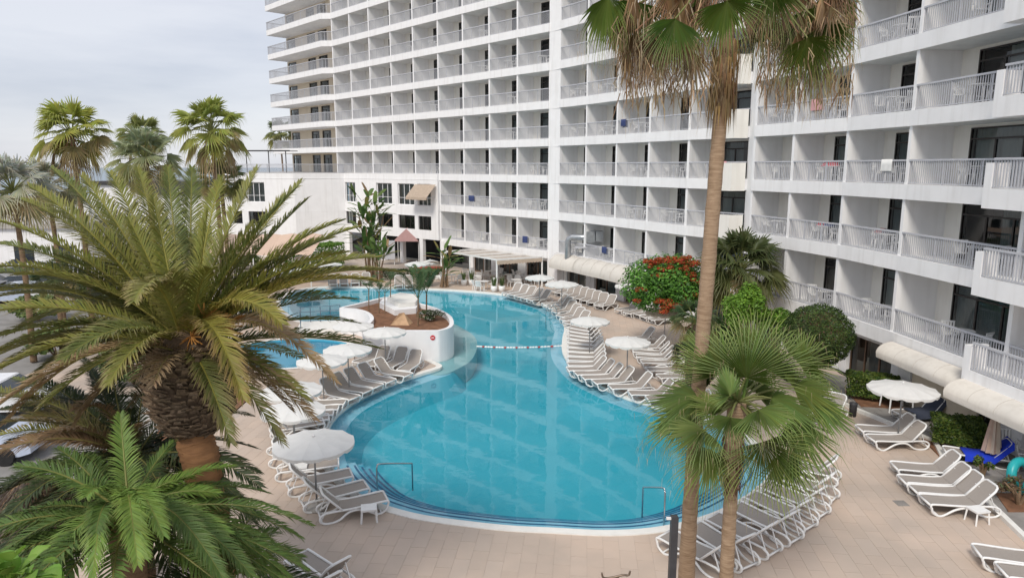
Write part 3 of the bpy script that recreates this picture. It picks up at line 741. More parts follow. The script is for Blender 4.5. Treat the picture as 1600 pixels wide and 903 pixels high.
lounger((975,530),(1008,515), 'white sun lounger half hidden behind the round white parasol on the right deck', 'loungers right of the parasols')
lounger((1252,640),(1300,606), 'left lounger of the pair behind the short fan palm crown, near kerb', 'pair of loungers by the hedge')
lounger((1277,652),(1324,612), 'right lounger of the pair behind fan palm crown, beside black bin', 'pair of loungers by the hedge')
lounger((1344,669),(1424,652), 'farther lounger of the pair left of the trimmed low hedge', 'pair of loungers at the kerb')
lounger((1361,684),(1446,664), 'nearer lounger of the pair left of the trimmed low hedge', 'pair of loungers at the kerb')
path_row([(1399,728),(1411,749),(1428,763),(1446,780)], [(1498,711),(1516,731),(1534,743),(1557,760)], 'in group of four near right kerb', 'four loungers by the right kerb', 'the far side')
lounger((1528,860),(1636,846), 'lounger entering at the right border, farther of two in the near corner', 'loungers in the near right corner')
lounger((1567,890),(1680,872), 'lounger entering at the right border, nearest of two in the near corner', 'loungers in the near right corner')
path_row([(1040,833),(1082,820),(1113,806),(1148,789),(1172,772),(1193,756),(1208,738),(1213,718)], [(1128,850),(1168,842),(1205,823),(1236,803),(1258,784),(1276,764),(1290,742),(1297,716)], 'in near row behind the short palm trunk', 'loungers round the near right pool edge', 'the left')
path_row([(602,775),(572,757),(548,738),(528,722),(515,706),(508,690)], [(516,768),(488,752),(464,731),(447,709),(434,690),(430,672)], 'in near left row beside handrail', 'loungers round the near left pool edge', 'the near end')
path_row([(637,586),(611,595),(591,603),(574,611),(554,621),(538,628),(528,636),(520,644),(513,651),(505,658)], [(588,562),(563,570),(548,579),(526,586),(499,592),(480,612),(468,622),(458,631),(450,640),(440,648)], 'along the curved left pool edge', 'loungers along the curved left pool edge', 'the right')
path_row([(560,566),(577,571),(605,573),(630,578)], [(586,541),(603,542),(630,544),(655,546)], 'in front of the white planter wall', 'loungers against the planter wall', 'the left')
path_row([(462,868),(452,886)], [(506,866),(500,893)], 'beside the near bright green palm', 'loungers beside the near palm', 'the far side')
path_row([(409,446),(424,443),(520,444),(537,443),(555,442),(572,441),(623,446),(638,446)], [(405,431),(421,425),(520,428),(537,426),(555,426),(572,425),(623,432),(638,433)], 'on the far deck beyond the pool', 'loungers beyond the far pool edge', 'the left')
path_row([(388,489),(402,484),(416,482)], [(380,478),(394,474),(408,470)], 'behind big palm fronds left of pool', 'loungers left of the main pool', 'the left')
# extra flat second umbrellas row ------------------------------------------------
def parasol_proto(name, canvas, r=1.04, n=12, h=2.25):
    e = empty(name); q = MB(); K = n*4; vs = []
    rings = [(0,.22),(.3,.19),(.62,.12),(1.0,.02)]
    for (f, z) in rings[1:]:
        for j in range(K):
            a = 2*math.pi*j/K; ph = (j % 4)/4; sag = math.sin(math.pi*ph)
            rr_ = r*f*(1-.02*sag*f); vs.append((rr_*math.cos(a), rr_*math.sin(a), h-.25+z-.03*sag*f*f))
    for j in range(K):
        a = 2*math.pi*j/K; ph = (j % 4)/4; sag = math.sin(math.pi*ph)
        rr_ = r*1.005*(1-.035*sag); vs.append((rr_*math.cos(a), rr_*math.sin(a), h-.25+.02-.10-.03*sag+(.045 if ph == 0 else 0)))
    vs.append((0,0,h-.25+.22)); top = len(vs)-1
    fs = [(i*K+j,(i+1)*K+j,(i+1)*K+(j+1)%K,i*K+(j+1)%K) for i in range(3) for j in range(K)]+[(top,j,(j+1)%K) for j in range(K)]
    q.add(vs, fs); q.build('canopy', canvas, e)
    q = MB(); q.tube([(0,0,.1),(0,0,h+.0)], .025, 8); q.build('pole', M['pole'], e, True)
    q = MB(); q.lathe([(0,.0),(.26,.0),(.27,.05),(.1,.09),(.04,.13),(.04,.3),(0,.3)], 14); q.build('base', M['concrete'], e, True)
    q = MB()
    for j in range(n):
        a = 2*math.pi*j/n; q.bar((0,0,h-.07),(r*.98*math.cos(a),r*.98*math.sin(a),h-.245),.02,.02); q.bar((0,0,h-.5),(r*.5*math.cos(a),r*.5*math.sin(a),h-.16),.015,.015)
    q.build('ribs', M['pole'], e)
    q = MB(); q.lathe([(0,.0),(.035,.0),(.03,.05),(0,.08)], 8, (0,0,h-.03)); q.build('finial', M['plastic'], e, True)
    return e
PP = parasol_proto('parasol', M['canvas']); pused = [False]
GP = 'open white parasols round the pool'
def parasol(px, py, label, sc=1.0, h=2.1, rz=0):
    c = G(px, py, h)
    if not pused[0]: pused[0] = True; o = PP; o.location = (c.x,c.y,0)
    else: o = dup(PP, (c.x,c.y,0), rz)
    o.scale = (sc,sc,1); tag(o, label, 'parasol', GP); return o
parasol(490,688,'large white parasol over loungers at the near left pool edge',1.12)
parasol(552,507,'white parasol against the planter wall, farthest left of the cluster',.98)
parasol(601,516,'white parasol against the planter wall, nearest its red sign',1.0)
parasol(543,543,'white parasol between the paddling pool and loungers, right of its twin',1.02)
parasol(503,560,'white parasol at the edge of paddling pool, behind the brown frond',1.0)
parasol(455,606,'white parasol behind green frond tips, left of the curved lounger row',1.05)
parasol(458,637,'white parasol partly behind frond tips, nearest above the large parasol',1.0)
parasol(922,499,'white parasol beside the pool waist over striped row of loungers',.98)
parasol(981,531,'round white parasol in the middle of right deck',1.0)
parasol(843,432,'small white parasol next to restaurant tables and chairs',1.0)
parasol(878,442,'white parasol over left end of the back lounger row',1.1)
parasol(985,445,'white parasol half hidden by the left side of flame tree',1.0)
parasol(478,401,'far white parasol in front of bright green hedge',1.0)
parasol(447,420,'far white parasol left of the pool by stacked loungers',1.15)
parasol(651,411,'far white parasol before the annex entrance',.95)
parasol(672,408,'smallest far white parasol right of its twin by the annex',.7)
parasol(512,412,'far white parasol seen between the palm fronds beyond pool',1.1)
parasol(1411,604,'white parasol on stone terrace under the right wing awning',1.12)
SPp = parasol_proto('parasol', M['sand_canvas'], r=1.1); c = G(1040,480,2.3); SPp.location = (c.x,c.y,0); tag(SPp, 'beige open parasol on thick pole under the flame tree', 'parasol')
# closed striped parasol
c = G(1546,727,0); e = empty('closed_parasol', (c.x,c.y,0)); tag(e, 'closed beige striped parasol standing on the right terrace', 'parasol')
q = MB(); K = 16; vs = []
for f, z in ((.04,2.2),(.12,1.7),(.2,1.2),(.28,.62),(.30,.5)):
    for j in range(K): a = 2*math.pi*j/K; rr_ = f*(1 if j % 2 else .72); vs.append((rr_*math.cos(a), rr_*math.sin(a), z))
q.add(vs, [(i*K+j,(i+1)*K+j,(i+1)*K+(j+1)%K,i*K+(j+1)%K) for i in range(4) for j in range(K)]); 
q.m = [j % 2 for i in range(4) for j in range(K)]
q.build('canopy', [M['sand_canvas'], paint('pink_stripe_canvas',(.5,.36,.29),.85)], e)
q = MB(); q.tube([(0,0,0),(0,0,2.35)], .03, 8); q.build('pole', M['plastic'], e)
# side tables
def side_table(p, label, s=1.0, rz=0.2):
    e = empty('side_table', (p.x,p.y,0), rz); tag(e, label, 'side table', 'small white side tables')
    q = MB(); q.box(-.22,-.2,.36,.22,.2,.40); q.box(-.19,-.17,.33,.19,.17,.359); q.build('table_top', M['plastic'], e)
    for x in (-.19,.19):
        for y in (-.17,.17): q = MB(); q.bar((x,y,.34),(x*1.15,y*1.15,0),.04,.04); q.build('leg', M['plastic'], e)
    e.scale = (s,s,s)
side_table(G(577,812), 'small white side table at the near end of left lounger row')
side_table(G(1526,815), 'small white side table beside nearest lounger of the right group of four')
side_table(G(470,745), 'small white side table between loungers under the large left parasol')
# plastic armchair and table (balconies, restaurant)
def chair_mesh(m, lo=False):
    q = MB(); q.box(-.23,-.22,.41,.23,.22,.44)
    for x in (-.2,.2):
        for y in (-.19,.19): q.bar((x,y,.41),(x*1.2,y*1.25,0),.045,.045)
    for i in range(5): x = -.18+.09*i; q.bar((x,.21,.44),(x*1.15,.33,.84),.055,.02,up=(0,1,0))
    q.bar((-.24,.335,.86),(.24,.335,.86),.03,.07)
    for x in (-.26,.26): q.bar((x,.3,.64),(x,-.2,.64),.05,.025); q.bar((x,-.19,.63),(x*.9,-.19,.42),.04,.03)
    return q.mesh('plastic_chair', m)
CH = chair_mesh(M['plastic'])
q = MB(); q.lathe([(0,.74),(.42,.74),(.42,.71),(0,.71)], 14)
for a in range(4): q.bar((.28*math.cos(a*1.571+.78),.28*math.sin(a*1.571+.78),.71),(.34*math.cos(a*1.571+.78),.34*math.sin(a*1.571+.78),0),.05,.05)
q.bar((-.2,0,.3),(.2,0,.3),.03,.03); TB = q.mesh('balcony_table', M['plastic'])
rb = random.Random(5); nc = 0
TOW = [paint('red_towel',(.55,.05,.07),.9), paint('white_towel',(.8,.8,.78),.9), paint('navy_towel',(.04,.06,.16),.9), paint('teal_towel',(.03,.30,.30),.9), paint('purple_towel',(.20,.12,.28),.9), paint('pink_towel',(.65,.35,.38),.9)]
TN = ['red','white','navy blue','teal','purple','pink']
BN = {'tower':'tower','middle wing':'middle wing','right wing':'right wing'}
used_lab = set()
def place_mesh(name, me, p, rz, label, cat, group):
    o = obj(name, me, None, (p.x,p.y,p.z), rz); tag(o, label, cat, group); return o
for (name, i, k, a, r_, n_, L_, ang, z, rl) in BAYS:
    if name == 'tower' and i == 0 and k < 3: continue
    if (name == 'tower' and k > 7) or (name == 'middle wing' and k > 6) or (name == 'right wing' and k > 5): continue
    nb = len(tower)-2-i if name == 'tower' and k >= 3 else (3-i if name == 'tower' else i)
    side = 'from right' if name == 'tower' else 'from left'
    where = f'{ORD[k-1]} {name} balcony row, {ORD[nb]} bay {side}'
    prob = {'tower': .45 if k > 3 else .75, 'middle wing': .85, 'right wing': 1.0}[name]
    if name == 'tower' and k > 3 and nb > 5: prob = .0
    if rb.random() > prob and name != 'right wing': continue
    tx = L_*rb.uniform(.42,.6); base = a+V(0,0,z+.002)
    place_mesh('balcony_table', TB, base+r_*tx+n_*.75, rb.random(), f'round white table on {where}', 'table', 'white tables on the hotel balconies')
    chs = [(-.75,'left of'),(.75,'right of')]
    if name == 'tower' and k > 3: chs = chs[1:]
    for dx, w_ in chs:
        if tx+dx > L_-.4 or tx+dx < .45: dx *= .8
        place_mesh('plastic_chair', CH, base+r_*(tx+dx)+n_*rb.uniform(.6,.9), ang+(R(90) if dx < 0 else R(-90))+rb.uniform(-.5,.5), f'white plastic chair {w_} table, {where}', 'chair', 'white chairs on the hotel balconies')
    if rb.random() < .13:
        t = rb.choice([0,1,1,2,3,4,5,0]); ww = rb.uniform(.5,.8); x = rb.uniform(.3, L_-1.2)
        q = MB(); n = 8; vs = []
        prof = [(.09,.45),(.085,.8),(.06,1.01),(.0,1.02),(-.06,1.01),(-.075,.8),(-.07,.55-.1*rb.random())]
        for u in range(n+1):
            for (y, zz) in prof: vs.append((ww*u/n, y-.0+.008*math.sin(u*1.7), zz))
        m_ = len(prof); q.add(vs, [(u*m_+v, (u+1)*m_+v, (u+1)*m_+v+1, u*m_+v+1) for u in range(n) for v in range(m_-1)])
        p = a+r_*x+n_*-.01; o = q.build('towel', TOW[t], None, True); o.location = (p.x,p.y,z); o.rotation_euler = (0,0,ang)
        tag(o, f'{TN[t]} towel over railing, {where}', 'towel', 'towels hung on balcony railings')
def bundle(px, py, z, cols, label):
    "towels heaped on a balcony table"
    bay = None; p = G(px, py, z); q = MB(); rn = random.Random(px)
    best = min((b for b in BAYS if b[0] == 'right wing' and abs(b[8]-z) < 1.5), key=lambda b: abs((b[3]+b[4]*b[6]/2-V(0,0,0)).x/(b[3]+b[4]*b[6]/2).y-(px-800)/FPX))
    a, r_, n_, L_, ang, zf = best[3], best[4], best[5], best[6], best[7], best[8]
    p = a+r_*L_*.5+n_*.75+V(0,0,zf+.745); vs = []; nx, ny = 12, 7; mats = [paint(*c) for c in cols]
    for i in range(nx):
        for j in range(ny):
            u, v = i/(nx-1), j/(ny-1); e_ = min(u,1-u,v,1-v); vs.append((u*.9-.45, v*.4-.2, (.16 if e_ > .05 else -.02)+rn.uniform(-.025,.03)*(e_ > .05)))
    fs = [(i*ny+j,(i+1)*ny+j,(i+1)*ny+j+1,i*ny+j+1) for i in range(nx-1) for j in range(ny-1)]
    q.add(vs, fs); q.m = [min(len(mats)-1, int(i/(nx-1)*len(mats))) for i in range(nx-1) for j in range(ny-1)]
    o = q.build('towel_heap', mats, None, True); o.location = p; o.rotation_euler = (0,0,ang); tag(o, label, 'towels', 'towel heaps on balcony tables')
bundle(1270,338,7.0,[('red_heap',(.5,.05,.07)),('navy_heap',(.04,.06,.16))],'red and navy towels heaped on a balcony table, right wing, above the topiary')
bundle(1358,350,7.0,[('rose_heap',(.55,.25,.25)),('grey_heap',(.2,.2,.22))],'rose and grey towels heaped on a balcony table, right wing')
bundle(1275,250,10.0,[('scarlet_heap',(.5,.03,.05))],'scarlet towel heap on table, one balcony row above the navy one')
bb = [b for b in BAYS if b[0] == 'right wing' and b[1] == 0 and b[2] == 1][0]
pr_ = bb[3]+bb[4]*2.3+bb[5]*.5+V(0,0,bb[8]+.002)
CHR = chair_mesh(paint('red_plastic',(.55,.12,.12))); place_mesh('plastic_chair', CHR, pr_, bb[7]+R(200), 'faded red plastic chair on lowest balcony behind the dark bushy palm', 'chair', None)
# ------------------------------------------------------------------ planter island
isl = empty('planter_island'); tag(isl, 'raised white walled planting island with red soil between the pools', 'planter')
tp = [(530,481),(562,473),(593,465.5),(607,464),(630,467),(655,473),(682,481),(703,492),(709,503),(705,511),(690,516),(676,517),(633,517),(600,518),(566,514),(578,498),(570,488),(552,483)]
TPW = [G(a,b,1.55) for a,b in tp]
TP = TPW; TP = [Vector((p.x,p.y,0)) for p in TP]
if area(TP) < 0: TP.reverse()
TPs = catmull(TP, True, 4); inn = offset(TPs, -.22); n = len(TPs); q = MB()
vs = [(p.x,p.y,-1.3) for p in TPs]+[(p.x,p.y,1.55) for p in TPs]+[(p.x,p.y,1.55) for p in inn]+[(p.x,p.y,1.1) for p in inn]
fs = [(r_*n+i, r_*n+(i+1)%n, (r_+1)*n+(i+1)%n, (r_+1)*n+i) for r_ in range(3) for i in range(n)]
q.add(vs, fs); q.build('wall', M['planter'], isl)
ngon(inn, 1.3, 'soil', M['soil'], isl)
# red round sign
p = G(669,524,1.25); c = min(TPs, key=lambda s: (s-p).length)
w0 = TP and [s for s in TPs]
k = min(range(n), key=lambda i: abs((TPs[i].x/(TPs[i].y))-((669-800)/FPX*1.0)) + (0 if TPs[i].y < 36 else 9)); t = (TPs[(k+1)%n]-TPs[k-1]).normalized(); nr = V(t.y,-t.x,0)
e = empty('round_sign', tuple(TPs[k]+nr*.01+V(0,0,1.2)), math.atan2(nr.y,nr.x)+R(90)); tag(e, 'small round red sign with white bar on the planter wall', 'sign')
q = MB(); K = 16; q.add([(.13*math.cos(2*math.pi*j/K),-.02,.13*math.sin(2*math.pi*j/K)) for j in range(K)]+[(.13*math.cos(2*math.pi*j/K),0,.13*math.sin(2*math.pi*j/K)) for j in range(K)], [tuple(range(K)), tuple(range(K,2*K))[::-1]]+[(j,(j+1)%K,K+(j+1)%K,K+j) for j in range(K)]); q.build('disc', paint('sign_red',(.55,.03,.04)), e)
q = MB(); q.box(-.075,-.028,-.02,.075,-.021,.02); q.build('bar', M['plastic'], e)
# white stage on island
st = empty('white_stage'); tag(st, 'white stepped polygonal stage standing on the planter island', 'stage')
def polypx(pts, z): return [Vector((*G(a,b,z)[:2],0)) for a,b in pts]
s1 = polypx([(593,481),(598,475),(620,469),(652,473),(655,482),(650,490),(617,493)], 1.3)
if area(s1) < 0: s1.reverse()
cen = sum(s1, V(0,0,0))/len(s1)
q = MB(); q.prism([tuple(p[:2]) for p in s1], 1.28, 1.62); q.build('lower_tier', M['planter'], st)
q = MB(); q.prism([tuple((cen+(p-cen)*.78+V(.15,.25,0))[:2]) for p in s1], 1.63, 1.86); q.build('upper_tier', M['coping'], st)
p = G(627,506,1.3); e = empty('boulder', tuple(p)); tag(e, 'pale orange pyramid-shaped rock on the red soil of island', 'boulder')
q = MB(); q.add([(-.6,-.35,-.05),(.5,-.4,-.05),(.65,.3,-.05),(-.5,.4,-.05),(-.1,-.05,.6),(.15,.1,.62)], [(0,1,5,4),(1,2,5),(2,3,4,5),(3,0,4)]); q.build('stone', M['rock'], e)
# railing beside the island
e = empty('metal_railing'); tag(e, 'blue-grey tubular railing on low white step left of planter island', 'railing')
rz_ = .32
pl = [G(470,504,rz_), G(532,500,rz_)]; pl2 = [G(470,513,rz_), G(487,511,rz_)]
def railrun(a, b, npost, e, m, hs=(.35,.65,.95), r=.022):
    for i in range(npost):
        p = a.lerp(b, i/(npost-1)); q = MB(); q.tube([p, p+V(0,0,.95)], r*1.2, 6); q.build('post', m, e)
    for h in hs: q = MB(); q.tube([a+V(0,0,h), b+V(0,0,h)], r, 6); q.build('rail', m, e)
railrun(pl[0], pl[1], 5, e, M['bluerail']); railrun(pl2[0], pl[0], 2, e, M['bluerail'])
q = MB(); P_ = polypx([(463,516),(531,514),(560,508),(545,500),(470,502)], .3)
if area(P_) < 0: P_.reverse()
q.prism([tuple(p[:2]) for p in P_], -1.2, .3); o = q.build('white_step', M['coping']); struct(o)
# pool handrails and ladder
def handrail(pts, label, r=.025):
    q = MB(); q.tube(catmull([Vector(p) for p in pts], False, 5), r, 8); o = q.build('handrail', M['steel'], None, True); tag(o, label, 'handrail', 'steel handrails on the pool steps')
def arch(p0, p1, h0, h1, label):
    a = G(*p0, -.2); b = G(*p1, -.6)
    d = b-a; d.z = 0; d.normalize()
    handrail([a, V(a.x,a.y,h0-.18), V(a.x,a.y,h0-.03)+d*.03, V(a.x,a.y,h0)+d*.15, V(b.x,b.y,h1)-d*.12, V(b.x,b.y,h1-.06)-d*.01, V(b.x,b.y,h1-.2), b], label)
arch((590,770),(645,766), .72, .38, 'steel handrail on the left end of the near pool steps')
arch((1037,822),(1003,812), .9, .5, 'steel handrail on the right end of the near pool steps, behind tall trunk')
e = empty('pool_ladder'); tag(e, 'steel pool ladder at the far right pool edge', 'ladder')
for dx in (0, .55):
    a = G(862,497,0)+V(dx*.55,dx*.83,0); d = V(-.86,.2,0)
    q = MB(); q.tube(catmull([a+V(.35,0,.02), a+V(.3,0,.6), a+V(0,0,.85), a+d*.4+V(0,0,.5), a+d*.45+V(0,0,-.9)], False, 4), .022, 6); q.build('rail', M['steel'], e, True)
# ------------------------------------------------------------------ foliage
def leafcol(base, var, r):
    k = 1+r.uniform(-var, var); return (base[0]*k*(1+r.uniform(-.1,.1)), base[1]*k, base[2]*k*(1+r.uniform(-.15,.15)))
def lerpc(a, b, t): return tuple(a[i]+(b[i]-a[i])*t for i in range(3))
def frond(P0, P1, P2, r, LL=.5, green=(.10,.13,.035), dry=(.30,.2,.11), dryness=.25, rach=(.28,.26,.08), wid=.026, step=.032, vee=.35, rad=.022, bare=.12):
    q = MB(); Ltot = (P1-P0).length+(P2-P1).length; n = 14
    curve = lambda t: P0*(1-t)**2+P1*2*t*(1-t)+P2*t*t
    tang = lambda t: ((P1-P0)*(1-t)+(P2-P1)*t).normalized()
    q.tube([curve(i/n) for i in range(n+1)], [rad*(1-.85*i/n) for i in range(n+1)], 5, cols=[lerpc(rach, green, .5*i/n) for i in range(n+1)])
    k = int(Ltot*.95/step); twist = r.uniform(-.25,.25)
    for i in range(k):
        t = bare+(1-bare)*i/(k-1); p = curve(t); T = tang(t)
        S = T.cross(V(0,0,1)); 
        if S.length < .05: S = V(1,0,0)
        S.normalize(); Nn = S.cross(T); cs, sn = math.cos(twist), math.sin(twist); S, Nn = S*cs+Nn*sn, Nn*cs-S*sn
        sz = LL*(.35+.65*math.sin(math.pi*min(1,(t-bare)/(1-bare)*.78+.16)))*(1 if t < .9 else 1-3*(t-.9))
        al = R(62-30*t)
        for s in (-1, 1):
            a2 = al+r.uniform(-.14,.14); ve = vee+r.uniform(-.18,.18); sz2 = sz*r.uniform(.85,1.1)
            d = T*math.cos(a2)+(S*s*math.cos(ve)+Nn*math.sin(ve))*math.sin(a2)
            g = V(0,0,-1); m1 = p+d*sz2*.5+g*.02*sz2; tip = p+d*sz2*.95+g*sz2*r.uniform(.10,.28)
            wv = (T-d*T.dot(d)); wv.normalize(); wv = wv*(wid*.5)
            c0 = leafcol(green, .16, r); dr = max(0, min(1, dryness+r.uniform(-.2,.25))); c2 = lerpc(c0, dry, dr); c1 = lerpc(c0, dry, max(0,dr-.45))
            q.add([p-wv*.5,p+wv*.5,m1+wv,m1-wv,tip], [(0,1,2,3),(3,2,4)], 0, [c0,c0,c1,c1,c2])
    return q
def fan(H, axis, nrm, Rr, r, n=34, span=R(190), green=(.12,.18,.045), tipc=(.30,.25,.12), dryness=.3, droop=.35, fused=.42, thread=.4):
    q = MB(); axis = axis.normalized(); S = axis.cross(nrm).normalized(); Nn = S.cross(axis).normalized(); g = V(0,0,-1)
    dth = span/n
    for i in range(n):
        th = -span/2+dth*(i+.5+r.uniform(-.12,.12)); d = axis*math.cos(th)+S*math.sin(th); L_ = Rr*(1-.22*abs(th)/(span/2))*r.uniform(.86,1.07)
        if n > 30 and r.random() < .05: L_ *= .62
        e1 = axis*math.cos(th-dth*.5)+S*math.sin(th-dth*.5); e2 = axis*math.cos(th+dth*.5)+S*math.sin(th+dth*.5)
        f = fused*L_; cup = .12*L_*(math.cos(th)-.3)
        b1 = H+e1*f*.98+Nn*(-.02)+g*droop*.10*L_; b2 = H+e2*f*.98+Nn*(-.02)+g*droop*.10*L_; bm_ = H+d*f+Nn*.05*L_+g*droop*.10*L_
        dp = droop*r.uniform(.7,1.35); w_ = L_*dth*.14
        m1 = H+d*L_*.78+g*dp*.36*L_; tip = H+d*L_*(1-.12*dp)+g*dp*.80*L_
        pe = (e2-e1).normalized()*w_*.55
        c0 = leafcol(green, .12, r); dr = max(0,min(1,dryness+r.uniform(-.2,.3))); c1 = lerpc(c0, tipc, dr*.3); c2 = lerpc(c0, tipc, dr)
        cc = lerpc(c0, (.22,.24,.07), .35)
        q.add([H, b1, bm_, b2, m1-pe, m1+pe, tip], [(0,1,2),(0,2,3),(1,4,2),(2,4,5),(2,5,3),(4,6,5)], 0, [cc,c0,c0,c0,c1,c1,c2])
        if r.random() < thread:
            th_ = g*r.uniform(.12,.3)+V(r.uniform(-.05,.05),r.uniform(-.05,.05),0); q.add([tip, tip+V(.007,0,0), tip+th_], [(0,1,2)], 0, [(.5,.4,.25)]*3)
    return q
def petiole(a, b, r, col=(.24,.26,.09), rad=.022, lift=.15):
    q = MB(); m = (a+b)/2+V(0,0,lift); pts = [a*(1-t)**2+m*2*t*(1-t)+b*t*t for t in (0,.25,.5,.75,1)]; q.col = col; q.tube(pts, [rad*1.6,rad*1.3,rad,rad*.9,rad*.7], 5); return q
def join(q, *os):
    for o in os:
        b = len(q.v); q.v += o.v; q.c += o.c; q.m += o.m; q.f += [tuple(i+b for i in f) for f in o.f]
    return q
def trunk(pts, rads, m, parent, ringed=True, n=18):
    q = MB(); P_ = catmull([Vector(p) for p in pts], False, 14); R_ = []
    k = len(pts)-1
    for i in range(len(P_)):
        t = i/14; j = min(int(t), k-1); f = t-j; rad = rads[j]*(1-f)+rads[j+1]*f
        R_.append(rad*(1+(.035*math.sin(i*2.3)+.02*math.sin(i*5.1) if ringed else 0)))
    q.tube(P_, R_, n); o = q.build('trunk', m, parent, True); return o
# ---- big date palm on the left
rp_ = random.Random(21)
bp = empty('date_palm', (D(300,640,12).x, D(300,640,12).y, 0)); bl = bp.location.copy()
tag(bp, 'tall date palm with pineapple-shaped crown base and orange trunk, left foreground', 'palm')
C0 = D(292,560,12.0)
def rel(v): return Vector((v.x-bl.x, v.y-bl.y, v.z))
base = D(322,760,12.0)
trunk([(.18,.1,-.0),(.15,.05,1.5),(rel(base)).to_tuple(), (rel(D(306,690,12.0))).to_tuple(), (rel(D(300,640,12.0))).to_tuple()], [.40,.36,.32,.31,.34], M['bark3'], bp)
# crown base: bulb clothed in leaf stubs
q = MB(); cb = rel(D(300,622,12.0)); q.col = (.12,.08,.05)
q.lathe([(.24,-.68),(.45,-.5),(.60,-.2),(.66,.15),(.62,.5),(.5,.85),(.3,1.15),(0,1.25)], 20, tuple(cb)); q.build('crown_base', M['stub'], bp, True)
sm = []
for v_ in range(5):
    q = MB(); cA = lerpc((.20,.14,.09),(.34,.25,.17), v_/4); q.add([(-.095,0,-.02),(.095,0,-.02),(.06,.13,.0),(-.07,.11,.0),(-.09,0,.018),(.09,0,.018),(.035,.17,.03),(-.05,.145,.035)], [(0,3,2,1),(4,5,6,7),(0,1,5,4),(1,2,6,5),(2,3,7,6),(3,0,4,7)], 0, [lerpc(cA,(.1,.07,.05),.6)]*4+[cA]*4); sm.append(q.mesh('leaf_stub', M['stub']))
cnt = 0
def bulb_r(h):
    prof = [(-.68,.24),(-.5,.45),(-.2,.60),(.15,.66),(.5,.62),(.85,.5),(1.15,.3)]
    for (h0,r0),(h1,r1) in zip(prof, prof[1:]):
        if h0 <= h <= h1: return r0+(r1-r0)*(h-h0)/(h1-h0)
    return .3
reststub = MB()
for i in range(820):
    h = -.66+1.6*(i/820)+rp_.uniform(-.02,.02); a = i*2.39996+rp_.uniform(-.12,.12); rad = bulb_r(h)-.02
    P_ = Vector((cb.x+rad*math.cos(a), cb.y+rad*math.sin(a), cb.z+h)); me = sm[rp_.randrange(5)]
    facing = math.sin(a) < .15
    mtx = Matrix.Translation(P_) @ Matrix.Rotation(a-R(90),4,'Z') @ Matrix.Rotation(R(rp_.uniform(5,50)),4,'X') @ Matrix.Rotation(R(rp_.uniform(-16,16)),4,'Y') @ Matrix.Diagonal((rp_.uniform(.6,1.2),rp_.uniform(.6,1.35),rp_.uniform(.7,1.4),1))
    if facing and cnt < 290:
        cnt += 1; o = obj('leaf_stub', me, bp); o.matrix_local = mtx
    else:
        reststub.add([mtx @ v.co for v in me.vertices], [tuple(p.vertices) for p in me.polygons], 0, [(.22,.16,.1)]*len(me.vertices))
stuff(reststub.build('leaf_stub', M['stub'], bp))
def frond_px(par, off, base, tip, dd, lift, r, fwd=0, **k):
    "base/tip as pixels with depth"
    P0 = D(*base)+V(r.uniform(-.1,.1),0,0); P2 = D(tip[0], tip[1], base[2]+dd)
    L_ = (P2-P0).length; P1 = P0.lerp(P2,.45)+V(0,fwd,lift*L_); q = frond(P0-off, P1-off, P2-off, r, **k); return q.build('frond', M['leaf'], par)
off = V(bl.x, bl.y, 0); cbp = (292,548,12.0)
GR = (.215,.225,.05); GD = (.15,.18,.045); YE = (.26,.24,.045); BRN = (.27,.18,.10)
specs = [ # tip px, depth change, lift, green, dryness
 ((402,264),.6,.10,GR,.2),((345,278),1.6,.12,GR,.2),((300,262),1.9,.12,GD,.15),((262,262),1.5,.12,GD,.15),((215,262),1.7,.12,GR,.2),((172,270),1.2,.13,GR,.25),((128,275),.8,.14,GR,.3),
 ((80,262),1.4,.15,GD,.2),((45,290),.2,.2,GR,.35),((35,312),.7,.2,GR,.35),((-5,345),-.4,.2,GR,.3),((-10,380),.3,.22,GD,.3),((25,430),-.8,.3,GR,.45),((-45,425),.3,.3,GR,.3),
 ((-70,500),-.9,.26,GR,.4),((-60,470),.5,.28,GR,.35),((-40,600),-1.0,.3,GR,.45),((-20,560),.2,.3,GD,.5),((-10,640),-1.6,.3,BRN,.8),((60,640),-1.4,.34,GD,.6),
 ((470,285),.9,.1,GR,.2),((462,296),.2,.14,GD,.3),((535,345),.5,.22,GR,.25),((480,312),1.2,.12,GR,.2),((520,372),1.3,.22,GR,.25),
 ((592,402),.8,.24,GR,.4),((625,425),.3,.26,GR,.5),((592,440),-.3,.28,YE,.4),((560,420),.9,.26,GD,.3),((540,395),-.3,.22,GR,.3),
 ((440,505),-1.3,.5,YE,.3),((525,597),-.9,.5,BRN,.95),((380,622),-1.9,.62,YE,.55),((490,655),.2,.30,BRN,.8),((440,690),-.4,.36,GD,.7),((455,640),.9,.3,BRN,.8),((465,612),.9,.26,GD,.4),((428,580),.5,.16,GD,.4),((480,625),.3,.28,GR,.5),((360,690),-1.2,.4,GD,.6),
 ((170,600),-2.2,.4,GR,.5),((100,560),-2.3,.35,GD,.4),((250,440),-1.6,.55,GR,.5),((210,470),-2.4,.5,GR,.6),((330,420),-1.0,.35,GR,.2),((420,410),.2,.2,GD,.2),((395,350),.4,.12,GR,.2),((200,340),.1,.1,GR,.3),((240,310),.2,.07,GR,.15),((325,330),-.2,.1,GR,.15),
 ((90,400),-.3,.2,GD,.4),((-40,540),.5,.22,GD,.4),((-50,580),1.0,.22,GR,.5),((-60,620),.3,.3,GR,.5),((40,600),1.1,.25,GD,.4),((60,540),1.4,.2,GD,.3),((-30,470),1.2,.22,GR,.3),((-70,440),.9,.26,GD,.3),((10,660),.4,.34,BRN,.7),((560,355),1.1,.2,GR,.2),((500,430),1.2,.22,GD,.2),((450,450),.4,.26,GR,.3),((150,350),.0,.15,GR,.3),((120,660),-.5,.42,BRN,.8),((20,520),1.2,.3,GD,.4)]
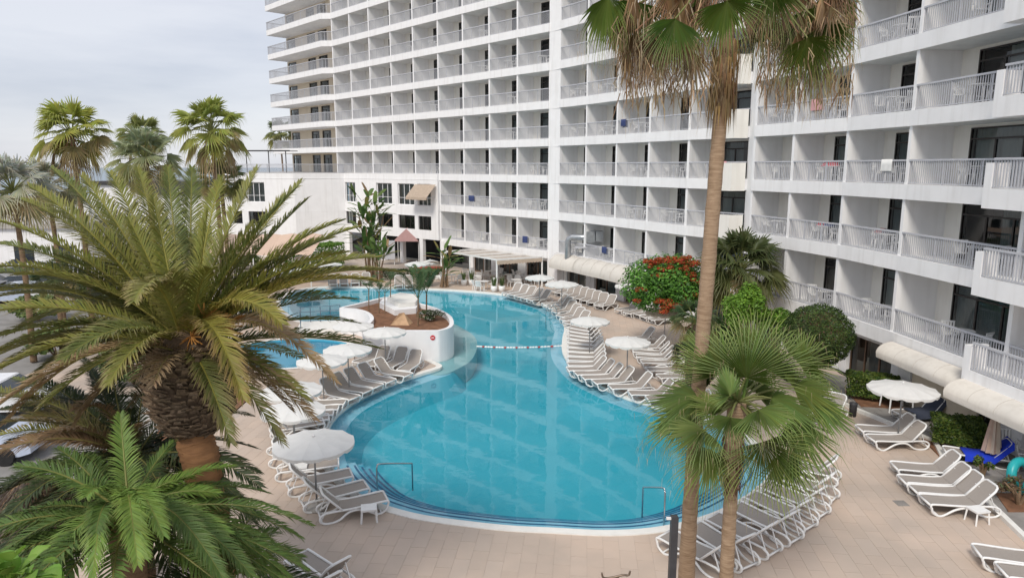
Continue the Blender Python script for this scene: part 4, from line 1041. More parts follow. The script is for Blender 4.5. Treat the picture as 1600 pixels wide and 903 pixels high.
for (tip, dd, lift, g_, dr) in specs:
    frond_px(bp, off, cbp, tip, dd, lift, rp_, LL=.50 if dr < .9 else .36, green=g_, dry=(.42,.31,.17) if g_ != YE else (.5,.3,.17), dryness=dr+.04, wid=.025, step=.0245, vee=.42, rad=.03, rach=(.36,.32,.07))
for i in range(15):   # fronds on the far side
    a = R(rp_.uniform(20,160)); el = R(rp_.uniform(-5,60)); L_ = rp_.uniform(2.6,3.2); P0 = D(*cbp); dr_ = V(math.cos(a)*math.cos(el), math.sin(a)*math.cos(el), math.sin(el))
    P1 = P0+dr_*L_*.55; P2 = P0+dr_*L_*.8+V(math.cos(a)*.9, math.sin(a)*.9, -.8*math.cos(el)); frond(P0-off,P1-off,P2-off,rp_,green=GD,dryness=.25,step=.045,wid=.034,LL=.5).build('frond', M['leaf'], bp)
# dead skirt fronds hanging over the bulb's left side
for tip, dd in [((180,560),-1.2),((215,590),-1.0),((150,620),-.3),((240,600),-1.3),((400,600),-.6),((200,650),.2)]:
    frond_px(bp, off, (285,560,11.7), tip, dd, .3, rp_, LL=.45, green=(.25,.17,.09), dry=(.33,.24,.15), dryness=.8, step=.05)
# orange fruit stalks
for px_, py_ in ((330,480),(362,500),(300,520)):
    q = MB(); P0 = D(295,540,11.8)-off; P2 = D(px_,py_,11.5)-off; q.col = (.42,.20,.05)
    for i in range(26):
        e_ = P2+V(rp_.uniform(-.2,.2),rp_.uniform(-.15,.15),rp_.uniform(-.3,.1)); q.tube([P0.lerp(P2,.7), e_], .012, 3)
    q.build('fruit_stalk', M['stub'], bp)
# ---- young bright palm and the darker one behind it
def pinnate_palm(label, cpx, crown_d, specs, g_default, r, extra=10, LL=.48, Lf=2.2, bark=M['bark'], tr=.22):
    c = D(cpx[0], cpx[1], crown_d); e = empty('palm', (c.x,c.y,0)); tag(e, label, 'palm'); of = V(c.x,c.y,0)
    trunk([(.05,.05,0),(0,0,c.z*.5),(0,0,c.z)], [tr*1.2,tr,tr*1.1], bark, e)
    for (tip, dd, lift, g_, dr) in specs:
        frond_px(e, of, (cpx[0],cpx[1],crown_d), tip, dd, lift, r, LL=LL, green=g_, dryness=dr, wid=.022, step=.021, vee=.3, rad=.026)
    for i in range(extra):
        a = r.uniform(0,6.28); el = R(r.uniform(-25,30)); L_ = Lf*r.uniform(.8,1.1); d = V(math.cos(a)*math.cos(el), math.sin(a)*math.cos(el), math.sin(el)); P1 = c+d*L_*.6; P2 = c+d*L_*.8+V(math.cos(a)*.7,math.sin(a)*.7,-.9)
        frond(c-of,P1-of,P2-of,r,green=g_default,dryness=.15,step=.045,wid=.032,LL=LL).build('frond', M['leaf'], e)
    return e
DG = (.05,.075,.03); BR = (.17,.27,.055); MG = (.10,.165,.04)
pinnate_palm('dark green palm with browning fronds below the tall date palm, left', (205,715), 12.6,
 [((20,590),1.2,.14,GD,.4),((-40,610),.8,.2,GR,.5),((-60,650),1.2,.22,GR,.6),((40,650),-.9,.3,(.2,.18,.06),.7),((-30,690),.3,.26,GR,.7),((60,690),-1.5,.4,BRN,.8),((130,560),1.4,.1,DG,.1),((170,560),1.0,.06,DG,.1),((400,700),1.3,.25,DG,.3),((340,660),1.5,.2,DG,.2),((385,735),.9,.28,(.12,.13,.05),.5),((410,830),.3,.34,DG,.3),((60,592),.5,.15,DG,.1),((95,600),1.0,.15,DG,.1),((140,575),.8,.1,DG,.1),((230,580),.6,.1,DG,.1),((270,640),.3,.15,DG,.2),((205,640),-.8,.1,DG,.1),((-10,620),-.3,.3,(.15,.16,.05),.7),((-20,665),-.8,.3,(.16,.15,.05),.8),((0,640),.4,.3,DG,.4),((10,700),-.5,.3,BRN,.9),((-30,720),-1,.35,BRN,.9),((120,640),-1.3,.5,BRN,.8),((300,690),.6,.25,DG,.2),((330,720),.1,.3,DG,.3),((330,830),-.4,.35,DG,.2),((100,850),-1.2,.5,DG,.3),((380,780),.8,.3,DG,.2),((70,790),0,.4,DG,.3),((225,660),-1,.15,BRN,.9)], DG, rp_, 30, LL=.42, Lf=2.7, bark=M['bark'])
pinnate_palm('young bright green palm with arching fronds in the near left corner', (195,812), 10.2,
 [((188,648),.4,.04,BR,.05),((25,728),-.2,.26,MG,.05),((135,775),-1.2,.42,BR,.05),((145,900),-1.4,.75,BR,.05),((255,835),-1.6,.5,BR,.05),((300,745),.4,.28,BR,.05),((365,728),.6,.26,BR,.03),((355,832),-.2,.34,BR,.05),((340,770),.3,.3,BR,.05),((215,880),-2.0,.55,(.2,.3,.06),.05),((-10,875),-.9,.36,MG,.1),((-30,840),-.2,.36,MG,.1),((60,910),-1.3,.5,BR,.1),((225,870),-1.0,.4,BR,.02),((395,900),-.6,.4,MG,.1),((350,905),-1.2,.5,MG,.1),((150,830),-1.5,.4,MG,.1),((470,840),.9,.32,MG,.2),((480,890),.5,.32,MG,.3),((420,770),1.2,.3,MG,.15),((445,800),1.4,.3,MG,.2),((455,905),.1,.34,MG,.3),((0,930),-.6,.4,MG,.1),((90,700),.6,.18,MG,.1),((270,690),.8,.15,MG,.1)], MG, rp_, 26, LL=.36, Lf=2.5)
pinnate_palm('low dark palm at the bottom border behind the bright green palm', (340,900), 11.5,
 [((330,800),.4,.2,MG,.1),((250,830),.2,.3,DG,.1),((430,830),.6,.3,MG,.2),((470,870),.2,.35,MG,.3),((400,800),.9,.2,DG,.1),((280,800),.9,.2,DG,.1),((460,925),-.4,.4,MG,.3),((380,850),-.9,.35,MG,.1),((300,880),-1,.4,MG,.1)], DG, rp_, 8)
# bright leafed plant at the lower left
e = empty('broadleaf_plant', tuple(D(20,940,7.0))); e.location.z = 0; ol = e.location.copy(); tag(e, 'bright light green leafy plant top in the lower left corner', 'plant')
q = MB(); q.tube([(0,0,0),(0,0,D(20,930,7).z-.1)], .06, 7); q.build('stem', M['bark'], e)
for i in range(40):
    c = D(rp_.uniform(-45,84), rp_.uniform(868,930), 7+rp_.uniform(-.3,.3)); d = (c-D(22,935,7)); d.z = abs(d.z)*.4+.02
    if d.length < .05: continue
    d.normalize(); S = d.cross(V(0,0,1)).normalized(); L_ = rp_.uniform(.22,.36); q = MB(); c0 = leafcol((.15,.29,.04),.14,rp_); c1_ = lerpc(c0,(.30,.42,.10),.5); b0 = c-ol-d*L_*.5
    vs = []; cc = []
    for f, w_ in ((0,.02),(.15,.22),(.35,.34),(.6,.32),(.82,.18),(1,.01)):
        m_ = b0+d*L_*f+V(0,0,.10*math.sin(math.pi*f)*L_*2-.12*f*f*L_)
        vs += [m_-S*L_*w_+V(0,0,.10*L_+rp_.uniform(-.01,.01)), m_, m_+S*L_*w_+V(0,0,.10*L_+rp_.uniform(-.01,.01))]; cc += [c0,c1_,c0]
    q.add(vs, [(3*k+j,3*k+3+j,3*k+4+j,3*k+1+j) for k in range(5) for j in (0,1)], 0, cc); q.build('leaf', M['leaf'], e, True)
# ---- tall fan palm on the right
tpx = random.Random(9)
TPd = 14.5
b_ = D(1078,916,15.9); tw = empty('tall_fan_palm', (b_.x, b_.y, 0)); tag(tw, 'very tall fan palm with slender trunk and hanging brown leaf skirt, right of centre', 'palm'); of = V(b_.x, b_.y, 0)
pts = [V(0,0,0)]+[D(x,y,TPd+dd)-of for x,y,dd in ((1078,800,.75),(1092,600,.15),(1108,400,.1),(1124,200,.3),(1140,20,.5),(1150,-60,.6))]
pts[0] = V(D(1077,903,15.6).x-of.x, 0, 0)
trunk([p.to_tuple() for p in pts], [.20,.165,.15,.152,.148,.148,.15], M['bark2'], tw, n=20)
TC = D(1150,-70,TPd+.6)
def fan_leaf(par, of, C, hub, tip, R_, r, nrm=None, pet=(.24,.26,.09), **k):
    ax_ = (tip-hub).normalized(); vn = nrm or (V(0,-.7,.6)+V(r.uniform(-.3,.3),0,0)); vn = (vn-ax_*vn.dot(ax_)).normalized()
    q = fan(hub-of, ax_, vn, R_, r, **k); join(q, petiole(C-of, hub-of, r, col=pet)); return q.build('fan_leaf', M['leaf'], par)
# large live leaves seen in the photograph
GF = (.16,.235,.055)
for hub, tip, R_, dr, dp in [((1136,2,13.2),(1136,80,13.1),1.12,.35,.30),((1055,30,13.2),(1038,100,13.0),1.05,.7,.35),((1000,5,13.9),(975,70,13.9),1.0,.6,.5),((968,10,14.6),(950,60,14.6),.95,.5,.8),((1262,15,14.0),(1290,95,14.0),1.15,.5,.7),((1205,-20,13.2),(1218,50,13.1),1.0,.6,.5),((1190,30,14.9),(1200,100,14.9),1.0,.8,.7),((1290,-10,14.6),(1318,50,14.6),1.1,.5,.8),((1085,-30,14.6),(1060,60,14.8),1.0,.6,.7),((1040,50,14.8),(1020,110,14.8),.9,.8,.8),((1230,40,14.8),(1255,120,14.8),1.0,.7,.8),((1285,40,13.6),(1305,110,13.6),1.0,.45,.9),((1262,60,13.4),(1272,120,13.4),.9,.5,.9),((950,-5,13.8),(935,60,13.8),1.0,.4,.9)]:
    fan_leaf(tw, of, TC, D(*hub), D(*tip), R_, tpx, green=leafcol(GF,.15,tpx), dryness=dr, droop=dp, tipc=(.40,.28,.15), n=40, thread=.8, span=R(tpx.uniform(130,200)), fused=.45, nrm=V(tpx.uniform(-.9,.9),-1,tpx.uniform(0,.5)))
for i in range(18):  # leaves above and around the crown (outside or at the top of the frame)
    a = tpx.uniform(0,6.28); el = R(tpx.uniform(-10,70)); d = V(math.cos(a)*math.cos(el), math.sin(a)*math.cos(el), math.sin(el)); hb = TC+d*1.3; fan_leaf(tw, of, TC, hb, hb+d+V(0,0,-.3), 1.15, tpx, green=GF, dryness=.3, droop=.5, nrm=V(0,0,1), n=26)
for i in range(76):  # dead brown hanging leaves
    k = i % 5
    if k < 2: x = tpx.uniform(965,1085); y0 = tpx.uniform(-10,95)
    elif k < 4: x = tpx.uniform(1205,1325); y0 = tpx.uniform(-20,90)
    else: x = tpx.uniform(1085,1205); y0 = tpx.uniform(-60,20)
    dpt = TPd+tpx.uniform(-1.2,1.7)
    hb = D(x, y0-10, dpt); tipp = hb+V(tpx.uniform(-.25,.25), tpx.uniform(-.2,.2), -1)
    fan_leaf(tw, of, TC, hb, tipp, tpx.uniform(.45,.95), tpx, green=tpx.choice([(.30,.19,.10),(.40,.30,.19),(.22,.14,.08),(.42,.32,.21),(.34,.22,.12)]), tipc=(.26,.17,.09), dryness=.6, droop=tpx.uniform(.7,1.1), span=R(tpx.uniform(40,150)), n=tpx.randrange(10,18), fused=tpx.uniform(.15,.35), pet=(.36,.2,.12), nrm=V(tpx.uniform(-1,1),-1,tpx.uniform(-.3,.6)), thread=.9)
q = MB()   # loose dry strands
for i in range(900):
    sd_ = tpx.choice([-1,1]); x = 1150+sd_*tpx.uniform(35,185); y = tpx.uniform(-20,150); p = D(x, y, TPd+tpx.uniform(-1.2,1.6))-of; L_ = tpx.uniform(.2,.7); sw_ = V(tpx.uniform(-.12,.12), tpx.uniform(-.1,.1), 0)
    m_ = p+sw_+V(0,0,-L_*.55); e_ = p+sw_*tpx.uniform(-.5,2)+V(0,0,-L_); wv = V(.010,0,0); cc = leafcol(tpx.choice([(.42,.30,.18),(.30,.2,.1),(.22,.14,.08),(.5,.38,.25)]),.2,tpx)
    q.add([p-wv,p+wv,m_+wv,m_-wv,e_], [(0,1,2,3),(3,2,4)], 0, [cc]*5)
stuff(q.build('dry_strand', M['leaf'], tw))
# fibres hugging the top of the trunk
q = MB()
for i in range(420):
    a = tpx.uniform(0,6.28); y = tpx.uniform(60,170); c = D(1122+.09*(200-y)+2, y, TPd+.35); rd = .2+.12*tpx.random(); p = c+V(math.cos(a)*rd, math.sin(a)*rd, 0)-of
    L_ = tpx.uniform(.3,.8); e_ = p+V(math.cos(a)*.06*tpx.random()-.02, math.sin(a)*.06, -L_); cc = leafcol(tpx.choice([(.36,.24,.12),(.28,.17,.09),(.40,.28,.12)]),.2,tpx); wv = V(.02*math.sin(a),-.02*math.cos(a),0)
    q.add([p-wv,p+wv,e_], [(0,1,2)], 0, [cc]*3)
o = q.build('trunk_fibre', M['leaf'], tw); stuff(o)
# ---- short fan palm
sb = D(1137,940,14.2); sw = empty('short_fan_palm', (sb.x, sb.y, 0)); tag(sw, 'shorter fan palm with full green crown in front of the tall trunk', 'palm'); of2 = V(sb.x, sb.y, 0)
SC = D(1152,628,14.0)
trunk([(D(1135,903,14.1)-of2).to_tuple()[:2]+(0,), (D(1136,880,14.1)-of2).to_tuple(), (D(1142,770,14.1)-of2).to_tuple(), (D(1146,700,14)-of2).to_tuple(), (SC-of2).to_tuple()], [.16,.14,.135,.18,.19], M['bark2'], sw, n=16)
q = MB()
for i in range(340):
    y = tpx.uniform(660,765); a = tpx.uniform(0,6.28); c = D(1149-(y-640)*.05, y, 14.05); rd = .2-.0006*(y-660)+.02; p = c+V(math.cos(a)*rd, math.sin(a)*rd, 0)-of2; L_ = tpx.uniform(.08,.2)
    e_ = p+V(math.cos(a)*.05, math.sin(a)*.05, L_*tpx.choice([1,-1])); cc = leafcol(tpx.choice([(.2,.11,.06),(.13,.07,.045),(.3,.2,.12)]),.2,tpx); wv = V(.03*math.sin(a),-.03*math.cos(a),0); q.add([p-wv,p+wv,e_], [(0,1,2)], 0, [cc]*3)
stuff(q.build('trunk_fibre', M['leaf'], sw))
GS = (.20,.28,.075)
for hub, tip, R_, dr, dp, nv in [((1166,590,13.6),(1185,490,13.9),1.3,.15,.10,V(0,-1,.3)),((1205,580,14.3),(1255,490,14.6),1.3,.15,.15,V(-.2,-1,.3)),((1125,585,14.3),(1085,490,14.8),1.3,.1,.12,V(.2,-1,.3)),((1108,600,14.8),(1062,560,15),1.0,.15,.2,None),
 ((1078,648,13.6),(1015,676,13.4),1.0,.35,.45,V(0,-.4,1)),((1100,672,13.0),(1050,700,12.6),.85,.3,.4,V(.2,-.4,1)),((1142,652,12.9),(1135,700,12.3),.85,.3,.42,V(0,-.6,1)),((1112,702,13.2),(1082,775,13.0),1.05,.45,.3,V(0,-1,.4)),
 ((1192,690,13.0),(1222,765,12.7),1.15,.25,.30,V(0,-1,.6)),((1235,655,13.4),(1295,700,13.2),1.15,.25,.4,V(0,-.6,1)),((1240,605,13.9),(1320,600,14),1.1,.2,.4,V(0,-.5,1)),((1205,622,13.3),(1275,648,13.0),1.05,.2,.35,V(0,-.6,1)),((1225,705,13.9),(1262,770,14),1.15,.5,.35,V(0,-1,.5)),
 ((1105,560,15.2),(1095,500,15.5),.9,.2,.2,None),((1180,560,15.2),(1200,480,15.6),1.4,.1,.15,None),((1250,570,15),(1310,530,15.3),1.15,.2,.3,None),((1105,635,14.8),(1040,630,15.2),.9,.2,.4,V(0,-.3,1)),((1150,705,14.9),(1125,765,15.1),.9,.4,.4,V(0,-1,.4)),((1185,640,12.7),(1225,670,12.2),.85,.15,.3,V(0,-.6,1)),
 ((1140,618,13.3),(1120,560,13.2),.8,.1,.2,V(.5,-.8,.5)),((1180,612,14.4),(1240,560,14.8),.9,.1,.3,V(-.6,-.6,.6)),((1150,640,14.6),(1150,590,15.2),.9,.1,.2,V(0,-.5,1)),((1128,640,13.6),(1085,610,13.8),.85,.2,.4,V(.3,-.2,1)),((1090,620,13.9),(1020,640,13.8),1.2,.2,.35,V(0,-.6,1)),((1265,625,13.8),(1330,640,13.8),1.1,.25,.5,V(0,-.6,1))]:
    fan_leaf(sw, of2, SC, D(*hub), D(*tip), R_*tpx.uniform(1.02,1.18), tpx, green=leafcol(GS,.14,tpx), dryness=dr, droop=dp*tpx.uniform(.8,1.4), nrm=(nv or V(0,-.8,.5))+V(tpx.uniform(-.35,.35),tpx.uniform(-.25,.25),tpx.uniform(-.2,.2)), n=42, fused=.30, span=R(tpx.uniform(165,205)), tipc=(.34,.28,.13))
for i in range(3):   # furled new leaves
    a = SC+V(.1*i-.1,0,0); q = MB(); q.col = (.17,.27,.06); q.tube([a-of2, a-of2+V(.12*i-.1,.1,.7), a-of2+V(.3*i-.25,.2,1.45)], [.03,.045,.008], 5); q.build('new_leaf', M['leaf'], sw)
# ---- other palms built from sight: background fan palms
def bg_fan(cpx, d, rad, label, r, green=(.15,.22,.05), n_=36, dead=8, seg=22, base_z=0, tr=.13, dry=.4, up=False, tan=1.0, group='distant palms beyond the gardens'):
    c = D(cpx[0], cpx[1], d); e = empty('fan_palm', (c.x,c.y,base_z)); tag(e, label, 'palm', group); of = V(c.x,c.y,base_z)
    trunk([(0,0,0),(0.1,0,(c.z-base_z)*.5),(0,0,c.z-base_z)], [tr*1.3,tr,tr*.9], M['bark'], e, n=10)
    for i in range(n_):
        a = i*2.4+r.uniform(-.3,.3); el = R(80-118*(i/n_)+r.uniform(-14,14)); dv = V(math.cos(a)*math.cos(el), math.sin(a)*math.cos(el), math.sin(el)); hb = c+dv*rad*.48*r.uniform(.8,1.15)
        fan_leaf(e, of, c, hb, hb+dv+V(0,0,-.5+.5*math.sin(el)), rad*.55*r.uniform(.8,1.12), r, green=lerpc(lerpc(green,(.42,.38,.12),max(0,(i/n_-.35))*1.1*tan),(.45,.36,.20),.8 if i/n_ > .72 and r.random() < .5*tan else 0), dryness=dry*(.4+i/n_), droop=r.uniform(.4,.8), nrm=V(-dv.x*math.sin(el)+r.uniform(-.5,.5),-dv.y*math.sin(el)-.4,math.cos(el)+.1), n=seg, thread=0)
    for i in range(dead):
        a = r.uniform(0,6.28); dv = V(math.cos(a),math.sin(a),-.9); hb = c+dv*rad*.35; fan_leaf(e, of, c, hb, hb+V(math.cos(a)*.3,math.sin(a)*.3,-1), rad*.6, r, green=lerpc((.50,.40,.24),(.36,.27,.15),r.random()), dryness=.7, tipc=(.42,.32,.18), droop=.9, span=R(r.uniform(50,110)), n=9, fused=.2, pet=(.36,.2,.12), nrm=V(math.cos(a),math.sin(a),.2), thread=0)
    return e
rb2 = random.Random(31)
bg_fan((112,212), 38, 2.5, 'yellow-green fan palm farthest left against the sky', rb2, dead=10, green=(.36,.40,.08))
bg_fan((330,208), 40, 2.6, 'tall fan palm against the sky between date palm and tower', rb2, dead=6, green=(.32,.37,.08))
bg_fan((222,215), 52, 2.2, 'small round fan palm crown in the gap between two taller ones', rb2, green=(.30,.34,.12), dead=2)
bg_fan((228,252), 36, 2.3, 'pale grey-green fan palm just above the date palm fronds', rb2, green=(.32,.37,.22), dead=0, dry=.2)
bg_fan((20,300), 34, 2.4, 'silvery fan palm at the left border of the picture', rb2, green=(.52,.54,.47), dead=0, dry=.2)
bg_fan((75,295), 40, 2.3, 'silvery fan palm behind the left parking lot', rb2, green=(.50,.51,.43), dead=2, dry=.4)
bg_fan((438,212), 110, 3.2, 'distant palm rising behind the annex roof terrace', rb2, green=(.12,.16,.06), dead=0, seg=12)
bg_fan((345,285), 44, 2.0, 'low green fan palm partly hidden by tall date palm fronds', rb2, green=(.10,.15,.05), dead=0)
bg_fan((85,440), 36, 1.4, 'small dark palm among the parked cars', rb2, green=(.06,.12,.06), dead=0)
# palms by the right wing
def at_ground(px, py): return G(px, py, 0)
c = D(1150,425,33); 
bg_fan((1157,424), 36.5, 2.8, 'dark bushy fan palm against the junction of the wings', rb2, green=(.075,.10,.035), n_=60, dead=2, seg=18, group='palms by the right wing', dry=.3, tan=.35)
bg_fan((1085,505), 27, 1.3, 'low fan palm beside the tall trunk, below the flame tree', rb2, green=(.07,.12,.05), n_=22, dead=2, seg=18, group='palms by the right wing')
bg_fan((1075,560), 25, .9, 'very dark low palm next to the inner lounger row', rb2, green=(.03,.045,.022), n_=18, dead=2, seg=14, group='palms by the right wing')
# ---- broad-leaved trees and shrubs
def crown(e, c, rx, ry, rz_, n, ls, cols, r, name='crown', clumps=14, m=None, shell=.55, flat=False):
    q = MB(); cl = []
    for i in range(clumps):
        a = r.uniform(0,6.28); u = r.uniform(-.75,1); s = math.sqrt(max(0,1-u*u)); cl.append((V(math.cos(a)*s*rx*.68, math.sin(a)*s*ry*.68, u*rz_*.68), r.uniform(.32,.55)))
    for i in range(n):
        cc, k = cl[r.randrange(clumps)]; a = r.uniform(0,6.28); u = r.uniform(-1,1); s = math.sqrt(1-u*u); rad = k*(shell+(1-shell)*r.random())
        d = V(math.cos(a)*s,math.sin(a)*s,u); p = c+cc+V(d.x*rx,d.y*ry,d.z*rz_)*rad
        nn = (d*.7+V(r.uniform(-.6,.6),r.uniform(-.6,.6),r.uniform(-.1,1))).normalized(); S = nn.cross(V(r.uniform(-1,1),r.uniform(-1,1),.3)).normalized(); T = nn.cross(S)
        l = ls*r.uniform(.7,1.3); co_ = leafcol(cols[r.randrange(len(cols))], .22, r)
        q.add([p-T*l, p+S*l*.45, p+T*l, p-S*l*.45], [(0,1,2,3)], 0, [co_]*4)
    return q.build(name, m or M['leaf'], e)
def shrub(pos, rx, ry, rz_, label, cols, n, ls, r, name='shrub', cat='shrub', z0=0, trunk_h=.3, clumps=14, group=None, shell=.55):
    e = empty(name, tuple(pos)); tag(e, label, cat, group); q = MB()
    for i in range(5):
        a = i*1.26; q.tube([(0,0,0),(math.cos(a)*rx*.25,math.sin(a)*ry*.25,trunk_h+rz_*.5),(math.cos(a)*rx*.6,math.sin(a)*ry*.6,trunk_h+rz_*1.2)], [.06,.04,.015], 5)
    q.build('trunk', M['bark'], e); crown(e, V(0,0,trunk_h+rz_), rx, ry, rz_, n, ls, cols, r, clumps=clumps, shell=shell); return e
rs = random.Random(77)
# flame tree
ft = G(1050,505,0); e = empty('flame_tree', tuple(ft)); tag(e, 'spreading green tree with clusters of red flowers behind the tall palm trunk', 'tree')
cz = 3.0; q = MB(); q.tube([(0,0,0),(.1,0,1.2),(.0,0,1.9)], [.17,.14,.12], 8)
for i in range(8):
    a = i*.785; q.tube([(0,0,1.6),(math.cos(a)*.9,math.sin(a)*.9,2.4),(math.cos(a)*1.8,math.sin(a)*1.6,3.1)], [.08,.05,.02], 5)
q.build('trunk', M['bark'], e)
fc = D(1042,445,37)-ft
crown(e, fc, 2.2, 2.0, 1.6, 17000, .09, [(.09,.22,.035),(.14,.33,.05),(.05,.13,.025),(.16,.36,.06)], rs, clumps=46, shell=.7)
for i, (px_, py_, s) in enumerate([(1065,455,.34),(1050,432,.3),(1002,452,.24),(1085,412,.3),(1040,418,.32),(1022,414,.26),(1042,475,.42),(1056,478,.34),(1060,410,.3),(1078,430,.3),(1050,455,.24),(1028,470,.2),(1080,462,.28),(1012,408,.2),(1070,420,.25),(1032,408,.3),(1048,406,.3),(1072,406,.3),(1028,430,.26),(1060,440,.34),(1072,468,.3),(1036,484,.3),(1086,440,.3),(995,470,.18)]):
    p = D(px_,py_,35.6)-ft; crown(e, p, s*1.35, s, s*.75, 620, .05, [(.50,.06,.03),(.60,.12,.04),(.40,.04,.025),(.45,.16,.05),(.08,.17,.03)], rs, name='flower_cluster', clumps=7)
shrub(G(1158,592), 1.0,.8,1.15, 'bright yellow-green shrub beside the tall trunk and round topiary', [(.16,.30,.03),(.20,.36,.05),(.12,.24,.03)], 7500, .075, rs, trunk_h=2.3, clumps=18)
shrub(G(1208,592), .95,.7,.7, 'lower bright green shrub at the left of the round topiary', [(.16,.30,.03),(.10,.2,.03)], 4200, .075, rs, trunk_h=2.0, clumps=12)
shrub(G(1128,585), .8,.6,1.2, 'dark green shrub filling the gap between tall trunk and bright shrub', [(.03,.07,.02),(.05,.10,.025),(.04,.08,.02)], 4500, .08, rs, trunk_h=.5, clumps=12)
# topiary ball
tb = D(1278,524,29); e = empty('round_topiary', (tb.x,tb.y,0)); tag(e, 'dense round clipped dark green bush in front of right wing', 'bush')
q = MB(); q.tube([(0,0,0),(0,0,2)], .12, 8); q.build('trunk', M['bark'], e)
q = MB(); n_ = 19000
for i in range(n_):
    u = rs.uniform(-1,1); a = rs.uniform(0,6.28); s = math.sqrt(1-u*u); d = V(math.cos(a)*s,math.sin(a)*s,u); nz = 1+.10*noise.noise(d*3)+.05*noise.noise(d*9)+rs.uniform(-.09,.05)
    p = V(d.x*1.35,d.y*1.35,d.z*1.25)*nz+V(0,0,tb.z); S = d.cross(V(rs.uniform(-1,1),rs.uniform(-1,1),rs.uniform(-1,1))).normalized(); T = (d*.6+S.cross(d)).normalized(); l = rs.uniform(.03,.06); cc = leafcol(rs.choice([(.045,.085,.02),(.07,.12,.025),(.10,.15,.03),(.03,.055,.015)]),.25,rs)
    q.add([p-T*l,p+S*l*.5,p+T*l,p-S*l*.5], [(0,1,2,3)], 0, [cc]*4)
q.build('crown', M['leaf'], e)
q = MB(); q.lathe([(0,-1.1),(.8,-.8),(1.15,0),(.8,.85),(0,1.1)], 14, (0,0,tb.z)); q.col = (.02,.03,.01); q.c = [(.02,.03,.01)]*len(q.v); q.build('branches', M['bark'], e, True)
def hedge(px0, px1, wd, ht, label, cols, n, r, ls=.06):
    a = G(*px0); b = G(*px1); r_, n_2, L_ = frame(a, b); e = empty('hedge', tuple(a), math.atan2(r_.y,r_.x)); tag(e, label, 'hedge'); q = MB()
    for i in range(int(L_/.25)): x = .12+i*.25; q.tube([(x,r.uniform(-.1,.1),0),(x+r.uniform(-.15,.15),r.uniform(-.3,.3)*wd,ht*.75)], [.025,.01], 4)
    q.build('stems', M['bark'], e); q = MB()
    for i in range(n):
        x = r.uniform(-.05,L_+.05); t = r.random()
        if t < .45: y, z = r.uniform(-wd/2,wd/2), ht+r.uniform(-.14,.05)
        elif t < .85: y, z = -wd/2+r.uniform(-.04,.12), r.uniform(.22,ht)
        else: y, z = r.uniform(-wd/2,wd/2), r.uniform(.3,ht)
        hh = 1+.12*noise.noise(V(x*1.7,y*2,3)); z *= hh; y *= 1+.15*noise.noise(V(x*1.5,z*2,9))
        nn = V(r.uniform(-1,1),r.uniform(-1,.4),r.uniform(-.1,1)).normalized(); S = nn.cross(V(r.uniform(-1,1),r.uniform(-1,1),.2)).normalized(); T = nn.cross(S); l = ls*r.uniform(.6,1.3); cc = leafcol(r.choice(cols),.2,r); p = V(x,y,z)
        q.add([p-T*l,p+S*l*.5,p+T*l,p-S*l*.5], [(0,1,2,3)], 0, [cc]*4)
    q.build('foliage', M['leaf'], e); return e
HG = [(.07,.13,.025),(.12,.18,.03),(.04,.075,.018),(.15,.19,.04)]
hedge((1322,620),(1400,628), 1.0, 1.05, 'trimmed low hedge left of the terrace parasol under the right wing', HG, 7000, rs)
hedge((1455,692),(1530,702), 1.0, 1.0, 'trimmed low hedge beside the pair of loungers and dark terrace door', HG, 7000, rs)
shrub(G(1535,745), .3,.3,.3, 'small sparse green bush at foot of the closed parasol', HG, 420, .05, rs, trunk_h=.15, clumps=5)
shrub(G(1525,765), .28,.28,.25, 'small sparse bush behind the group of four loungers', HG, 320, .05, rs, trunk_h=.1, clumps=5)
shrub(G(1592,790), .8,.5,.4, 'dry twiggy brown shrub beside the turquoise ring at right border', [(.14,.09,.05),(.2,.13,.08),(.1,.12,.04)], 900, .05, rs, trunk_h=.2, clumps=8, shell=.3)
hedge((425,428),(530,415), 2.0, 2.3, 'bright green hedge mound beyond the far pool edge', [(.12,.24,.03),(.16,.30,.04),(.09,.18,.03)], 9000, rs, .1)
hedge((595,437),(690,437), .6, .9, 'low green hedge along the far pool deck before the annex', [(.06,.1,.03),(.05,.08,.02)], 3500, rs, .07)
sp = G(678,510,1.3); ebush = shrub(G(675,501,1.3), .78,.55,.34, 'low green bush with white flowers on the planter island', [(.04,.08,.02),(.07,.13,.03),(.04,.07,.02),(.6,.6,.55)], 2600, .045, rs, trunk_h=.02, clumps=12)
# island thin palms
def thin_palm(px, py, h, label, nf, r, L_=1.3, tr=.045):
    p = G(px,py,1.3); e = empty('slender_palm', tuple(p)); tag(e, label, 'palm', 'slender palms on the planter island')
    trunk([(0,0,0),(.03,0,h*.5),(.05,0,h)], [tr*1.3,tr,tr], M['bark'], e, n=7)
    for i in range(nf):
        a = i*2.4+r.random(); el = R(r.uniform(45,82)); c = V(.05,0,h); d = V(math.cos(a)*math.cos(el), math.sin(a)*math.cos(el), math.sin(el)); l = L_*r.uniform(.8,1.15)
        frond(c, c+d*l*.7, c+d*l*.95+V(math.cos(a)*.35,math.sin(a)*.35,-.1), r, LL=.38, green=(.06,.12,.045), dryness=.05, rach=(.12,.16,.06), wid=.04, step=.07, rad=.014, vee=.1, bare=.2).build('frond', M['leaf'], e)
thin_palm(653,509,1.5,'slender palm with upright feathery fronds left of the island bush',10,rs,1.9)
thin_palm(666,500,1.5,'slender palm with upright feathery fronds behind the island bush',9,rs,1.8)
thin_palm(576,486,1.3,'thin young palm at the left end of the planter island',5,rs,.9,.03)
thin_palm(592,489,1.2,'thin young palm just left of the white island stage',5,rs,.9,.03)
thin_palm(601,490,1.2,'thin young palm in front of the white island stage',4,rs,.8,.025)
thin_palm(610,478,1.5,'thin young palm behind the white island stage',5,rs,.9,.03)
